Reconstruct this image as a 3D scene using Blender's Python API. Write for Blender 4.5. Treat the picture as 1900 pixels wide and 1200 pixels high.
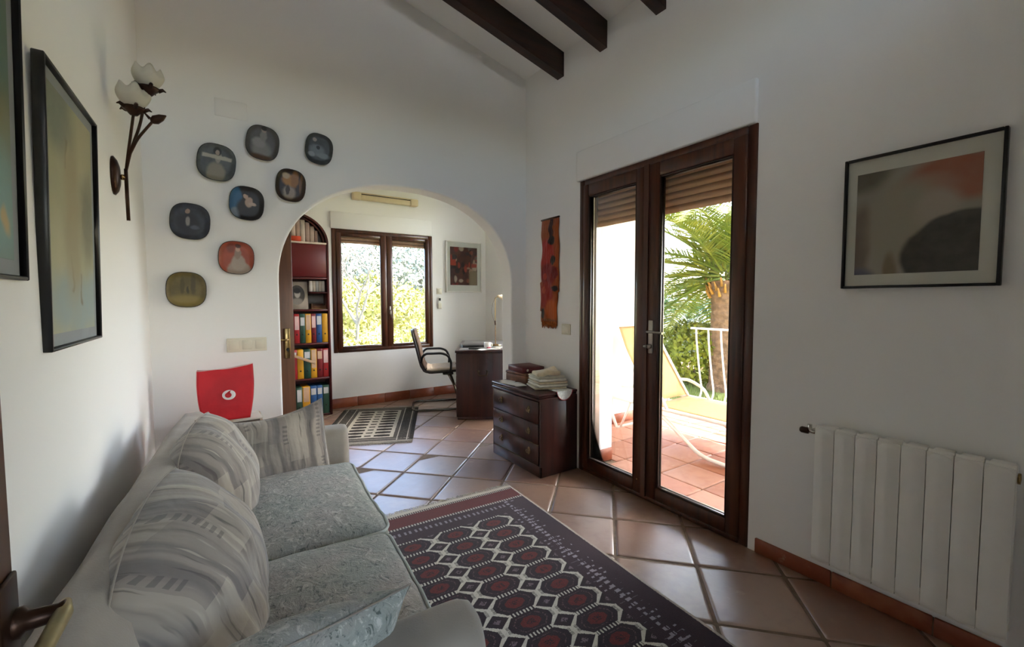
import bpy, bmesh, math, random
from mathutils import Vector, Matrix, noise as mnoise
for o in list(bpy.data.objects): bpy.data.objects.remove(o)
SC = bpy.context.scene; COL = SC.collection
PI = math.pi; R = math.radians
random.seed(7)

# ---------------------------------------------------------------- camera, sky, sun, exposure
cam_d = bpy.data.cameras.new('camera'); cam = bpy.data.objects.new('camera', cam_d); COL.objects.link(cam)
cam_d.sensor_width = 36; cam_d.sensor_fit = 'HORIZONTAL'; cam_d.lens = 36 * 804.8 / 1900; cam_d.clip_start = .03; cam_d.clip_end = 500
YAW, PITCH, ROLL, CH = R(33.67), R(3.08), R(-.156), 1.27
fw = Vector((math.sin(YAW) * math.cos(PITCH), math.cos(YAW) * math.cos(PITCH), -math.sin(PITCH)))
rt = Vector((math.cos(YAW), -math.sin(YAW), 0)); up = rt.cross(fw)
r2 = math.cos(ROLL) * rt + math.sin(ROLL) * up; u2 = -math.sin(ROLL) * rt + math.cos(ROLL) * up
cam.matrix_world = Matrix(((r2.x, u2.x, -fw.x, 0), (r2.y, u2.y, -fw.y, 0), (r2.z, u2.z, -fw.z, CH), (0, 0, 0, 1)))
SC.camera = cam

SUN_TO = Vector((.95, -.3, 0)).normalized(); SUN_EL = R(50)
W = bpy.data.worlds.new('sky'); SC.world = W; W.use_nodes = True
wn = W.node_tree; bg = wn.nodes['Background']
sky = wn.nodes.new('ShaderNodeTexSky'); sky.sky_type = 'NISHITA'; sky.sun_disc = False
sky.sun_elevation = SUN_EL; sky.sun_rotation = math.atan2(SUN_TO.x, SUN_TO.y); sky.air_density = 1.0; sky.dust_density = 3.0; sky.ozone_density = 1.0
wn.links.new(sky.outputs[0], bg.inputs[0]); bg.inputs[1].default_value = .46
sd = bpy.data.lights.new('sun', 'SUN'); sd.energy = 6.0; sd.angle = R(.6); sd.color = (1, .955, .88)
sun = bpy.data.objects.new('sun', sd); COL.objects.link(sun)
to = SUN_TO * math.cos(SUN_EL) + Vector((0, 0, math.sin(SUN_EL)))
sun.rotation_euler = to.to_track_quat('Z', 'Y').to_euler(); sun.location = (8, -3, 9)
SC.view_settings.view_transform = 'Standard'; SC.view_settings.look = 'None'
SC.view_settings.exposure = 2.42; SC.view_settings.gamma = 1; SC.view_settings.use_curve_mapping = False
try: SC.cycles.max_bounces = 14; SC.cycles.diffuse_bounces = 8; SC.cycles.transparent_max_bounces = 24
except Exception: pass

# ---------------------------------------------------------------- node language
NT = None
class V:
    def __init__(s, k): s.k = k
    def __add__(a, b): return mth('ADD', a, b)
    __radd__ = __add__
    def __sub__(a, b): return mth('SUBTRACT', a, b)
    def __rsub__(a, b): return mth('SUBTRACT', b, a)
    def __mul__(a, b): return mth('MULTIPLY', a, b)
    __rmul__ = __mul__
    def __truediv__(a, b): return mth('DIVIDE', a, b)
    def __neg__(a): return mth('MULTIPLY', a, -1)
def put(sock, v):
    if isinstance(v, V): NT.links.new(v.k, sock)
    else:
        if isinstance(v, (tuple, list)) and len(v) == 3 and len(sock.default_value) == 4: v = (*v, 1)
        sock.default_value = v
def mth(op, *a, clamp=False):
    n = NT.nodes.new('ShaderNodeMath'); n.operation = op; n.use_clamp = clamp
    for i, v in enumerate(a): put(n.inputs[i], v)
    return V(n.outputs[0])
def fract(a): return mth('FRACT', a)
def floor_(a): return mth('FLOOR', a)
def ab(a): return mth('ABSOLUTE', a)
def mn(a, b): return mth('MINIMUM', a, b)
def mx(a, b): return mth('MAXIMUM', a, b)
def lt(a, b): return mth('LESS_THAN', a, b)
def gt(a, b): return mth('GREATER_THAN', a, b)
def sat(a): return mth('ADD', a, 0, clamp=True)
def sn(a): return mth('SINE', a)
def sq(a): return mth('SQRT', a)
def ss(a, lo, hi):
    n = NT.nodes.new('ShaderNodeMapRange'); n.interpolation_type = 'SMOOTHSTEP'
    put(n.inputs[0], a); n.inputs[1].default_value = lo; n.inputs[2].default_value = hi
    return V(n.outputs[0])
def band(a, lo, hi): return gt(a, lo) * lt(a, hi)
def coords(kind='Object'):
    n = NT.nodes.new('ShaderNodeTexCoord'); s = NT.nodes.new('ShaderNodeSeparateXYZ')
    NT.links.new(n.outputs[kind], s.inputs[0]); return V(n.outputs[kind]), V(s.outputs[0]), V(s.outputs[1]), V(s.outputs[2])
def comb(x, y, z=0.0):
    n = NT.nodes.new('ShaderNodeCombineXYZ'); put(n.inputs[0], x); put(n.inputs[1], y); put(n.inputs[2], z); return V(n.outputs[0])
def noise(p, scale, detail=2, rough=.5, dist=0):
    n = NT.nodes.new('ShaderNodeTexNoise'); put(n.inputs['Vector'], p); n.inputs['Scale'].default_value = scale
    n.inputs['Detail'].default_value = detail; n.inputs['Roughness'].default_value = rough; n.inputs['Distortion'].default_value = dist
    return V(n.outputs[0])
def voro(p, scale, out='Distance', feature='F1'):
    n = NT.nodes.new('ShaderNodeTexVoronoi'); n.feature = feature; put(n.inputs['Vector'], p); n.inputs['Scale'].default_value = scale
    return V(n.outputs[out])
def white(p):
    n = NT.nodes.new('ShaderNodeTexWhiteNoise'); put(n.inputs['Vector'], p); return V(n.outputs['Value'])
def rnd():
    n = NT.nodes.new('ShaderNodeObjectInfo'); return V(n.outputs['Random'])
def mixc(f, a, b):
    n = NT.nodes.new('ShaderNodeMix'); n.data_type = 'RGBA'; put(n.inputs[0], f); put(n.inputs[6], a); put(n.inputs[7], b); return V(n.outputs[2])
def lin(c):
    if isinstance(c, str):
        c = tuple(int(c[i:i + 2], 16) / 255 for i in (0, 2, 4))
    return tuple(x / 12.92 if x <= .04045 else ((x + .055) / 1.055) ** 2.4 for x in c)
def mat(name, build, rough=.6, metal=0, spec=.5, coat=0, sheen=0, transm=0):
    global NT
    m = bpy.data.materials.new(name); m.use_nodes = True; NT = m.node_tree
    b = NT.nodes['Principled BSDF']
    b.inputs['Metallic'].default_value = metal; b.inputs['Specular IOR Level'].default_value = spec
    b.inputs['Coat Weight'].default_value = coat; b.inputs['Sheen Weight'].default_value = sheen
    b.inputs['Transmission Weight'].default_value = transm
    r = build()
    put(b.inputs['Base Color'], r['c']); put(b.inputs['Roughness'], r.get('r', rough))
    if 'b' in r:
        h, st, di = r['b']; n = NT.nodes.new('ShaderNodeBump'); n.inputs['Strength'].default_value = st; n.inputs['Distance'].default_value = di
        put(n.inputs['Height'], h); NT.links.new(n.outputs[0], b.inputs['Normal'])
    return m
def plain(name, col, rough=.6, var=.12, scale=9, bump=0, bscale=60, bdist=.002, **k):
    c = lin(col) if isinstance(col, str) else col
    def build():
        p, x, y, z = coords()
        n = noise(p, scale, 3)
        d = {'c': mixc(ss(n, .3, .7), tuple(v * (1 - var) for v in c), tuple(min(1, v * (1 + var)) for v in c))}
        if bump: d['b'] = (noise(p, bscale, 3), bump, bdist)
        return d
    return mat(name, build, rough, **k)
def wood(name, dark, light, rough=.4, axis=2, scale=1, coat=0):
    d, l = lin(dark), lin(light)
    def build():
        p, x, y, z = coords()
        a = [x * 26 * scale, y * 26 * scale, z * 26 * scale]; a[axis] = a[axis] * .06
        q = comb(*a); n = noise(q, 1, 4, .6, .6)
        return {'c': mixc(ss(n, .3, .72), d, l), 'b': (n, .12, .002)}
    return mat(name, build, rough, coat=coat)

# ---------------------------------------------------------------- mesh building
class MB:
    def __init__(s): s.v = []; s.f = []; s.sm = []
    def add(s, vs, fs, smooth=False, M=None):
        o = len(s.v)
        s.v += [tuple(M @ Vector(v)) if M else tuple(v) for v in vs]
        s.f += [tuple(i + o for i in f) for f in fs]; s.sm += [smooth] * len(fs); return s
    def box(s, a, b, M=None):
        x0, y0, z0 = a; x1, y1, z1 = b
        vs = [(x0, y0, z0), (x1, y0, z0), (x1, y1, z0), (x0, y1, z0), (x0, y0, z1), (x1, y0, z1), (x1, y1, z1), (x0, y1, z1)]
        return s.add(vs, [(3, 2, 1, 0), (4, 5, 6, 7), (0, 1, 5, 4), (1, 2, 6, 5), (2, 3, 7, 6), (3, 0, 4, 7)], False, M)
    def rbox(s, a, b, r=.01, seg=2, M=None, fn=None, cuts=0):
        bm = bmesh.new(); bmesh.ops.create_cube(bm, size=1)
        c = [(a[i] + b[i]) / 2 for i in range(3)]; d = [abs(b[i] - a[i]) for i in range(3)]
        for v in bm.verts: v.co = Vector((v.co.x * d[0] + c[0], v.co.y * d[1] + c[1], v.co.z * d[2] + c[2]))
        bmesh.ops.bevel(bm, geom=list(bm.edges), offset=min(r, min(d) * .49), segments=seg, profile=.5, affect='EDGES')
        if cuts: bmesh.ops.subdivide_edges(bm, edges=[e for e in bm.edges if e.calc_length() > .06], cuts=cuts, use_grid_fill=True)
        vs = [v.co.copy() for v in bm.verts]
        if fn: vs = [fn(Vector(v)) for v in vs]
        bm.verts.index_update(); fs = [tuple(v.index for v in f.verts) for f in bm.faces]; bm.free()
        return s.add(vs, fs, True, M)
    def tube(s, pts, r, n=10, M=None, cap=True, closed=False):
        pts = [Vector(p) for p in pts]; m = len(pts); rs = r if isinstance(r, (list, tuple)) else [r] * m
        vs = []; fs = []; t0 = None; nrm = None
        for i, p in enumerate(pts):
            if closed: t = (pts[(i + 1) % m] - pts[i - 1]).normalized()
            else: t = (pts[min(i + 1, m - 1)] - pts[max(i - 1, 0)]).normalized()
            if nrm is None:
                a = Vector((0, 0, 1)) if abs(t.z) < .9 else Vector((1, 0, 0)); nrm = t.cross(a).normalized()
            else: nrm = (nrm - t * nrm.dot(t)).normalized()
            bi = t.cross(nrm)
            for k in range(n):
                a = 2 * PI * k / n; vs.append(p + (nrm * math.cos(a) + bi * math.sin(a)) * rs[i])
        L = m if closed else m - 1
        for i in range(L):
            j = (i + 1) % m
            for k in range(n): fs.append((i * n + k, i * n + (k + 1) % n, j * n + (k + 1) % n, j * n + k))
        s.add(vs, fs, True, M)
        if cap and not closed:
            s.add([vs[k] for k in range(n)], [tuple(range(n - 1, -1, -1))], False, M); s.add([vs[(m - 1) * n + k] for k in range(n)], [tuple(range(n))], False, M)
        return s
    def lathe(s, prof, n=20, M=None, a0=0, a1=2 * PI):
        vs = []; fs = []; m = len(prof)
        for i in range(n):
            a = a0 + (a1 - a0) * i / n
            for r, z in prof: vs.append((r * math.cos(a), r * math.sin(a), z))
        for i in range(n):
            for j in range(m - 1):
                fs.append((i * m + j, ((i + 1) % n) * m + j, ((i + 1) % n) * m + j + 1, i * m + j + 1))
        return s.add(vs, fs, True, M)
    def prism(s, poly, z0, z1, M=None, smooth=False):
        n = len(poly); vs = [(x, y, z0) for x, y in poly] + [(x, y, z1) for x, y in poly]
        s.add(vs, [tuple(range(n - 1, -1, -1)), tuple(range(n, 2 * n))], False, M)
        return s.add(vs, [(i, (i + 1) % n, n + (i + 1) % n, n + i) for i in range(n)], smooth, M)
    def ball(s, c, r, n=10, M=None):
        r = r if isinstance(r, (tuple, list)) else (r, r, r); vs = []; fs = []
        for i in range(n + 1):
            t = PI * i / n
            for j in range(2 * n):
                p = PI * j / n; vs.append((c[0] + r[0] * math.sin(t) * math.cos(p), c[1] + r[1] * math.sin(t) * math.sin(p), c[2] + r[2] * math.cos(t)))
        for i in range(n):
            for j in range(2 * n): fs.append((i * 2 * n + j, (i + 1) * 2 * n + j, (i + 1) * 2 * n + (j + 1) % (2 * n), i * 2 * n + (j + 1) % (2 * n)))
        return s.add(vs, fs, True, M)
    def grid(s, fn, nu, nv, M=None, smooth=True, closeu=False):
        vs = [fn(i / nu, j / nv) for i in range(nu + 1) for j in range(nv + 1)]
        fs = [(i * (nv + 1) + j, (i + 1) * (nv + 1) + j, (i + 1) * (nv + 1) + j + 1, i * (nv + 1) + j + 1) for i in range(nu) for j in range(nv)]
        return s.add(vs, fs, smooth, M)
    def mesh(s, name, m, clean=True):
        me = bpy.data.meshes.new(name); me.from_pydata(s.v, [], s.f)
        me.polygons.foreach_set('use_smooth', s.sm); me.materials.append(m)
        if clean:
            bm = bmesh.new(); bm.from_mesh(me); bmesh.ops.remove_doubles(bm, verts=bm.verts, dist=1e-5)
            bmesh.ops.recalc_face_normals(bm, faces=bm.faces); bm.to_mesh(me); bm.free()
        me.update(); return me
    def build(s, name, m, parent=None, clean=True):
        o = bpy.data.objects.new(name, s.mesh(name, m, clean)); COL.objects.link(o); o.parent = parent
        return o
def tag(o, label=None, cat=None, group=None, kind=None):
    if label: o['label'] = label
    if cat: o['category'] = cat
    if group: o['group'] = group
    if kind: o['kind'] = kind
    return o
def thing(name, label, cat, loc=(0, 0, 0), rz=0, group=None, rot=None):
    o = bpy.data.objects.new(name, None); COL.objects.link(o); o.empty_display_size = .1
    o.location = loc; o.rotation_euler = rot or (0, 0, rz); return tag(o, label, cat, group)
def inst(o, parent=None, loc=None, rz=None):
    c = o.copy(); COL.objects.link(c); c.parent = parent
    if loc is not None: c.location = loc
    if rz is not None: c.rotation_euler = (0, 0, rz)
    return c
def copy_tree(o, parent=None):
    c = inst(o, parent)
    for ch in list(o.children): copy_tree(ch, c)
    return c
def struct(o): return tag(o, kind='structure')
def T(x, y, z): return Matrix.Translation((x, y, z))
def RX(a): return Matrix.Rotation(a, 4, 'X')
def RY(a): return Matrix.Rotation(a, 4, 'Y')
def RZ(a): return Matrix.Rotation(a, 4, 'Z')
def arc(c, r, a0, a1, n, plane='xz'):
    out = []
    for i in range(n + 1):
        a = a0 + (a1 - a0) * i / n; u, w = r * math.cos(a), r * math.sin(a)
        out.append((c[0] + u, c[1], c[2] + w) if plane == 'xz' else (c[0] + u, c[1] + w, c[2]))
    return out
def fillet(pts, r, n=5):
    pts = [Vector(p) for p in pts]; out = [pts[0]]
    for i in range(1, len(pts) - 1):
        a, b, c = pts[i - 1], pts[i], pts[i + 1]; d1 = (a - b); d2 = (c - b); q = min(r, d1.length * .45, d2.length * .45)
        s0 = b + d1.normalized() * q; s1 = b + d2.normalized() * q
        for k in range(n + 1):
            t = k / n; out.append(s0 * (1 - t) ** 2 + b * 2 * t * (1 - t) + s1 * t * t)
    out.append(pts[-1]); return out
def clip(poly, x0, x1, y0, y1):
    def cut(P, f, isect):
        o = []
        for i in range(len(P)):
            a, b = P[i - 1], P[i]
            if f(b):
                if not f(a): o.append(isect(a, b))
                o.append(b)
            elif f(a): o.append(isect(a, b))
        return o
    def ix(v): return lambda a, b: (v, a[1] + (b[1] - a[1]) * (v - a[0]) / (b[0] - a[0]))
    def iy(v): return lambda a, b: (a[0] + (b[0] - a[0]) * (v - a[1]) / (b[1] - a[1]), v)
    for f, g in ((lambda p: p[0] >= x0, ix(x0)), (lambda p: p[0] <= x1, ix(x1)), (lambda p: p[1] >= y0, iy(y0)), (lambda p: p[1] <= y1, iy(y1))):
        if not poly: return []
        poly = cut(poly, f, g)
    return poly
def parea(p): return abs(sum(p[i - 1][0] * p[i][1] - p[i][0] * p[i - 1][1] for i in range(len(p)))) / 2

# ---------------------------------------------------------------- materials shared by several things
def glass_mat():
    global NT
    m = bpy.data.materials.new('window glass'); m.use_nodes = True; NT = m.node_tree; NT.nodes.remove(NT.nodes['Principled BSDF'])
    t = NT.nodes.new('ShaderNodeBsdfTransparent'); t.inputs[0].default_value = (.97, .98, .975, 1)
    g = NT.nodes.new('ShaderNodeBsdfGlossy'); g.inputs['Roughness'].default_value = .02
    f = NT.nodes.new('ShaderNodeFresnel'); f.inputs[0].default_value = 1.35
    x = NT.nodes.new('ShaderNodeMixShader'); NT.links.new(f.outputs[0], x.inputs[0]); NT.links.new(t.outputs[0], x.inputs[1]); NT.links.new(g.outputs[0], x.inputs[2])
    NT.links.new(x.outputs[0], NT.nodes['Material Output'].inputs[0]); return m
GLASS = glass_mat()
def wall_build():
    p, x, y, z = coords()
    n = noise(p, 1.3, 2)
    return {'c': mixc(n, (.86, .85, .83), (.885, .88, .865)), 'b': (noise(p, 28, 4, .6) + noise(p, 5, 2) * 2, .12, .004)}
WALL = mat('white plaster', wall_build, .85, spec=.2)
def terracotta(name, a, b, c, rough, bumpy, spec=.55, coat=0):
    def build():
        p, x, y, z = coords(); r = rnd()
        q = comb(x + r * 37, y + r * 11, z)
        n = noise(q, 4.5, 4, .6, .5); n2 = noise(q, 16, 3)
        col = mixc(ss(n, .25, .75), lin(a), lin(b)); col = mixc(ss(n2 + r * .5, .55, 1.0), col, lin(c))
        col = mixc(ss(noise(q, 7, 5, .7), .62, .74) * .35, col, lin('d9c3ab'))
        return {'c': col, 'r': mth('MULTIPLY_ADD', n2, .22, rough - .1), 'b': (noise(q, 3.2, 2) + n * .5 + noise(q, 13, 3) * .35, bumpy, .012)}
    m = mat(name, build, rough, spec=spec, coat=coat)
    m.node_tree.nodes['Principled BSDF'].inputs['Coat Roughness'].default_value = .42
    if coat: m.node_tree.nodes['Principled BSDF'].inputs['IOR'].default_value = 2.1; m.node_tree.nodes['Principled BSDF'].inputs['Coat IOR'].default_value = 1.9
    return m
TILE = terracotta('glazed terracotta', '8a5f45', '7a5038', '98765e', .42, .5, .5, 1.0)
TILE_OUT = terracotta('porch terracotta', '9c664c', '925a42', 'a67660', .5, .12)
SKIRT = terracotta('skirting terracotta', '8f4526', '7a371d', '9c5836', .4, .15)
GROUT = plain('grout', '7b6857', .8, .15, 30, .3, 200)
DOORW = wood('door mahogany', '3c1f12', '5a2f1b', .33, 2, 1.0, .15)
BEAMW = wood('beam wood', '22100a', '371b10', .45, 0)
CABW = wood('dark mahogany', '2c120f', '45201b', .32, 2, .8, .2)
WHITE_METAL = plain('white enamel', 'e9e6df', .35, .03)
IVORY = plain('ivory plastic', 'ded8c4', .4, .03)
BLACK = plain('black plastic', '141414', .4, .1)
BRASS = plain('brass', 'a3875a', .25, .15, 30, metal=1)
BRONZE = plain('dark bronze', '3b261a', .38, .25, 30, metal=.7)
CHROME = plain('chrome', 'c9c6c0', .12, .05, metal=1)
STEEL = plain('brushed steel', 'a9a49b', .3, .08, metal=1)
PAPER = plain('white paper', 'e8e4da', .8, .05)

# ---------------------------------------------------------------- the room shell
XL, XR, YA, YA2, YF, XS = -.338, 2.197, 3.08, 3.235, 5.36, 3.12
YB = -.30
def zc(x): return 3.132 + .25 * (2.19 - x)
m = MB().box((XL - .25, YB - .2, 0), (XL, YF + .25, zc(XL) + .4)); struct(m.build('wall_left', WALL))
# wall with the arch
AC, AH, AZ, AT = 1.173, .875, 1.38, .708
def az(x): return AZ + AT * max(0, 1 - (abs(x - AC) / AH) ** 2.25) ** (1 / 2.25)
m = MB(); xs = [AC - AH * math.cos(PI * i / 56) for i in range(57)]
def slab(m, x0, x1, zl0, zl1, y0, y1, ends=(0, 0), top=.35):
    a = [(x0, y0, zl0), (x1, y0, zl1), (x1, y0, zc(x1) + top), (x0, y0, zc(x0) + top)]; b = [(x, y1, z) for x, y, z in a]
    m.add(a + b, [(0, 1, 2, 3), (7, 6, 5, 4), (1, 0, 4, 5), (2, 3, 7, 6)] + ([(0, 3, 7, 4)] if ends[0] else []) + ([(1, 5, 6, 2)] if ends[1] else []))
def endpiece(m, xo, xi):
    tp = lambda x: zc(x) + .35
    f = [(xo, 0), (xi, 0), (xi, AZ), (xi, tp(xi)), (xo, tp(xo))]
    m.add([(x, YA, z) for x, z in f], [(0, 1, 2, 3, 4)]); m.add([(x, YA2, z) for x, z in f], [(4, 3, 2, 1, 0)])
endpiece(m, XL - .1, xs[0])
m.add([(xs[0], YA, 0), (xs[0], YA2, 0), (xs[0], YA2, AZ), (xs[0], YA, AZ)], [(0, 1, 2, 3)])
for i in range(56): slab(m, xs[i], xs[i + 1], az(xs[i]), az(xs[i + 1]), YA, YA2)
m.add([(xs[-1], YA, 0), (xs[-1], YA2, 0), (xs[-1], YA2, AZ), (xs[-1], YA, AZ)], [(0, 1, 2, 3)])
endpiece(m, XR + .1, xs[-1])
wall_arch = struct(m.build('wall_arch', WALL))
bm = bmesh.new(); bm.from_mesh(wall_arch.data); bmesh.ops.dissolve_limit(bm, angle_limit=R(.4), verts=bm.verts, edges=bm.edges); bm.to_mesh(wall_arch.data); bm.free()
bv = wall_arch.modifiers.new('soft edge', 'BEVEL'); bv.width = .014; bv.segments = 3; bv.limit_method = 'ANGLE'; bv.angle_limit = R(50)
# right wall with the glazed door
DY0, DY1, DZ = 1.128, 2.395, 2.13
WT = 2.545
m = MB(); m.box((XR, YB - .2, 0), (WT, DY0, 3.5)); m.box((XR, DY1, 0), (WT, YA, 3.5)); m.box((XR, DY0, DZ), (WT, DY1, 3.5))
struct(m.build('wall_right', WALL))
# back wall with the doorway the picture is taken from
m = MB(); m.box((XL, YB - .15, 0), (-.16, YB, 2.55)); m.box((.70, YB - .15, 0), (XR, YB, 2.55)); m.box((-.16, YB - .15, 2.1), (.70, YB, 2.55))
m.box((XL, YB - .15, 2.95), (XR, YB, 4.1)); m.box((XL, YB - .15, 2.55), (.1, YB, 2.95)); m.box((1.75, YB - .15, 2.55), (XR, YB, 2.95)); struct(m.build('wall_back', WALL))
HX0, HX1, HY = -1.2, 2.5, -2.8
m = MB(); m.box((HX0 - .2, HY, 0), (HX0, YB - .15, 2.5)); m.box((HX1, HY, 0), (HX1 + .2, YB - .15, 2.5)); m.box((HX0 - .2, HY - .2, 2.4), (HX1 + .2, YB - .15, 2.5))
m.box((HX0 - .2, HY - .2, 0), (-.5, HY, 2.5)); m.box((1.8, HY - .2, 0), (HX1 + .2, HY, 2.5)); m.box((-.5, HY - .2, 0), (1.8, HY, .25)); m.box((-.5, HY - .2, 2.25), (1.8, HY, 2.5)); m.box((HX0, YB - .15, 0), (XL - .02, YB - .1, 2.5)); m.box((XR + .05, YB - .22, 0), (HX1, YB - .15, 2.5))
struct(m.build('wall_hallway', WALL))
m = MB(); m.box((-1.0, YB - 1.5, 3.2), (2.7, YB - .15, 3.32)); struct(m.build('eave_sun_block', WALL))  # unseen eave, added to keep direct sun out of the high window
# sloping ceiling
m = MB(); t = .3
a = [(XL - .3, YB - .3, zc(XL - .3)), (2.6, YB - .3, zc(2.6)), (2.6, YA2, zc(2.6)), (XL - .3, YA2, zc(XL - .3))]
m.add(a + [(x, y, z + t) for x, y, z in a], [(0, 1, 2, 3), (7, 6, 5, 4), (0, 4, 5, 1), (1, 5, 6, 2), (2, 6, 7, 3), (3, 7, 4, 0)])
ceiling = struct(m.build('ceiling', WALL))
for yf, yn in ((2.655, 2.583), (2.205, 2.14), (1.745, 1.675), (1.28, 1.21)):
    m = MB(); x0 = XL - .05; x1 = XR + .02
    d = .175
    for (xx0, xx1) in ((x0, x1),):
        a = [(xx0, yn, zc(xx0) - d), (xx1, yn, zc(xx1) - d), (xx1, yf, zc(xx1) - d), (xx0, yf, zc(xx0) - d)]
        m.add(a + [(x, y, z + d + .02) for x, y, z in a], [(0, 1, 2, 3), (7, 6, 5, 4), (0, 4, 5, 1), (1, 5, 6, 2), (2, 6, 7, 3), (3, 7, 4, 0)])
    m.build('beam', BEAMW, ceiling)
# study beyond the arch
WX0, WX1, WZ0, WZ1 = 1.066, 2.312, .655, 2.107
m = MB(); m.box((XL, YF, 0), (WX0, YF + .28, 2.9)); m.box((WX1, YF, 0), (XS + .3, YF + .28, 2.9)); m.box((WX0, YF, 0), (WX1, YF + .28, WZ0)); m.box((WX0, YF, WZ1), (WX1, YF + .28, 2.9))
struct(m.build('wall_study_far', WALL))
SY0, SY1, SZ0, SZ1 = 3.28, 4.89, .03, 2.70
m = MB(); m.box((XS, YA2, 0), (XS + .25, SY0, 2.9)); m.box((XS, SY1, 0), (XS + .25, YF, 2.9)); m.box((XS, SY0, SZ1), (XS + .25, SY1, 2.9)); m.box((XS, SY0, -.05), (XS + .25, SY1, SZ0))
struct(m.build('wall_study_right', WALL))
m = MB(); m.box((XR, YA, 0), (3.6, YA2, 2.9)); struct(m.build('wall_study_front', WALL))
m = MB(); m.box((XL, YA2, 2.78), (XS + .25, YF + .28, 2.98)); struct(m.build('ceiling_study', WALL))

# floor: bed of grout and every tile a piece of its own
m = MB(); m.box((XL - .1, YB - .15, -.12), (XR + .1, YA2, -.004)); m.box((XL - .1, YA2, -.12), (XS + .1, YF + .1, -.004)); m.box((-1.4, -3.0, -.12), (2.7, YB - .15, -.004))
floor = struct(m.build('floor', GROUT))
TP = .378; ta = R(46.02); da = Vector((math.sin(ta), math.cos(ta))); db = Vector((math.cos(ta), -math.sin(ta))); O = Vector((1.078, 3.069))
def tiles(parent, name, material, O, da, db, pitch, joint, rects, zt, wob, rng, h=.012):
    for i in range(-30, 31):
        for j in range(-30, 31):
            c = O + da * pitch * (i + .5) + db * pitch * (j + .5)
            rc = rects(c)
            if rc is None: continue
            e = (pitch - joint) / 2
            poly = []
            for sa, sb in ((-1, -1), (1, -1), (1, 1), (-1, 1)):
                ch = .03
                p = c + da * e * sa + db * e * sb
                k1 = p - da * sa * ch * e; k2 = p - db * sb * ch * e
                w = lambda: Vector((rng.uniform(-1, 1), rng.uniform(-1, 1))) * wob
                first, second = (k2, k1) if sa * sb > 0 else (k1, k2)
                poly += [tuple(first + w()), tuple(second + w())]
            poly = clip(poly, *rc)
            if len(poly) < 3 or parea(poly) < .0006: continue
            n = len(poly); cx = sum(p[0] for p in poly) / n; cy = sum(p[1] for p in poly) / n
            lp = [(p[0] - cx, p[1] - cy) for p in poly]; L = [math.hypot(*p) for p in lp]
            tx, ty, tz = rng.uniform(-1, 1) * wob * 1.6, rng.uniform(-1, 1) * wob * 1.6, rng.uniform(-1, .2) * wob * .6
            top = lambda p, d: (p[0], p[1], -d + tz + tx * p[0] + ty * p[1])
            ins = lambda p, q: (p[0] * (1 - q / max(.02, math.hypot(*p))), p[1] * (1 - q / max(.02, math.hypot(*p))))
            vs = [(p[0], p[1], -h) for p in lp] + [top(p, .004) for p in lp] + [top(ins(p, .004), .001) for p in lp] + [top(ins(p, .02), 0) for p in lp]
            fs = []
            for k in range(3): fs += [(k * n + q, k * n + (q + 1) % n, (k + 1) * n + (q + 1) % n, (k + 1) * n + q) for q in range(n)]
            fs.append(tuple(range(3 * n, 4 * n)))
            o = MB().add(vs, fs, True).build(name, material, parent, clean=False); o.location = (cx, cy, zt)
rng = random.Random(3)
def room_rect(c):
    if c.y < 3.1: return (XL, XR + .02, YB - .1, YA2) if (c.x > XL - .27 and c.x < XR + .27 and c.y > YB - .3) else None
    return (XL, XS, YB, YF) if (c.x > XL - .27 and c.x < XS + .27 and c.y < YF + .27) else None
tiles(floor, 'tile', TILE, O, da, db, TP, .014, room_rect, 0, .0016, rng)

# skirting tiles
def skirting(name, p0, p1, h, nrm, step=.33, t=.012):
    p0, p1, nrm = Vector(p0), Vector(p1), Vector(nrm); d = p1 - p0; L = d.length; d.normalize(); root = None
    m = MB(); M = Matrix(((d.x, nrm.x, 0, p0.x), (d.y, nrm.y, 0, p0.y), (0, 0, 1, 0), (0, 0, 0, 1)))
    m.box((0, 0, 0), (L, t * .5, h - .004), M); root = struct(m.build(name, GROUT)); x = 0
    while x < L - .02:
        x1 = min(L, x + step); MB().rbox((x + .002, -.001, .001), (x1 - .002, t, h), .003, 1, M).build('skirting_tile', SKIRT, root); x = x1
skirting('baseboard_right', (XR, 1.09), (XR, YB), .075, (-1, 0))
skirting('baseboard_right_corner', (XR, YA), (XR, 2.42), .075, (-1, 0))
skirting('baseboard_study_far', (.99, YF), (XS, YF), .115, (0, -1))
skirting('baseboard_arch', (.298, YA), (XL, YA), .075, (0, -1))
skirting('baseboard_study_right', (XS, YA2), (XS, 4.0), .115, (-1, 0))

# roller-shutter boxes plastered over door and window
MB().rbox((XR - .022, 1.135, DZ - .002), (XR + .05, 2.415, 2.342), .008, 2).build('trim_1', WALL); struct(bpy.data.objects['trim_1'])
MB().rbox((1.055, YF - .022, WZ1 - .002), (2.30, YF + .05, 2.30), .008, 2).build('trim_2', WALL); struct(bpy.data.objects['trim_2'])

# ---------------------------------------------------------------- glazed door, window, other doors
def frame4(m, a0, a1, z0, z1, w, f0, f1, M, r=.006, wb=None, wt=None):
    wb = wb or w; wt = wt or w
    m.rbox((a0, f0, z0), (a0 + w, f1, z1), r, 1, M); m.rbox((a1 - w, f0, z0), (a1, f1, z1), r, 1, M)
    m.rbox((a0 + w, f0, z1 - wt), (a1 - w, f1, z1), r, 1, M); m.rbox((a0 + w, f0, z0), (a1 - w, f1, z0 + wb), r, 1, M)
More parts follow.
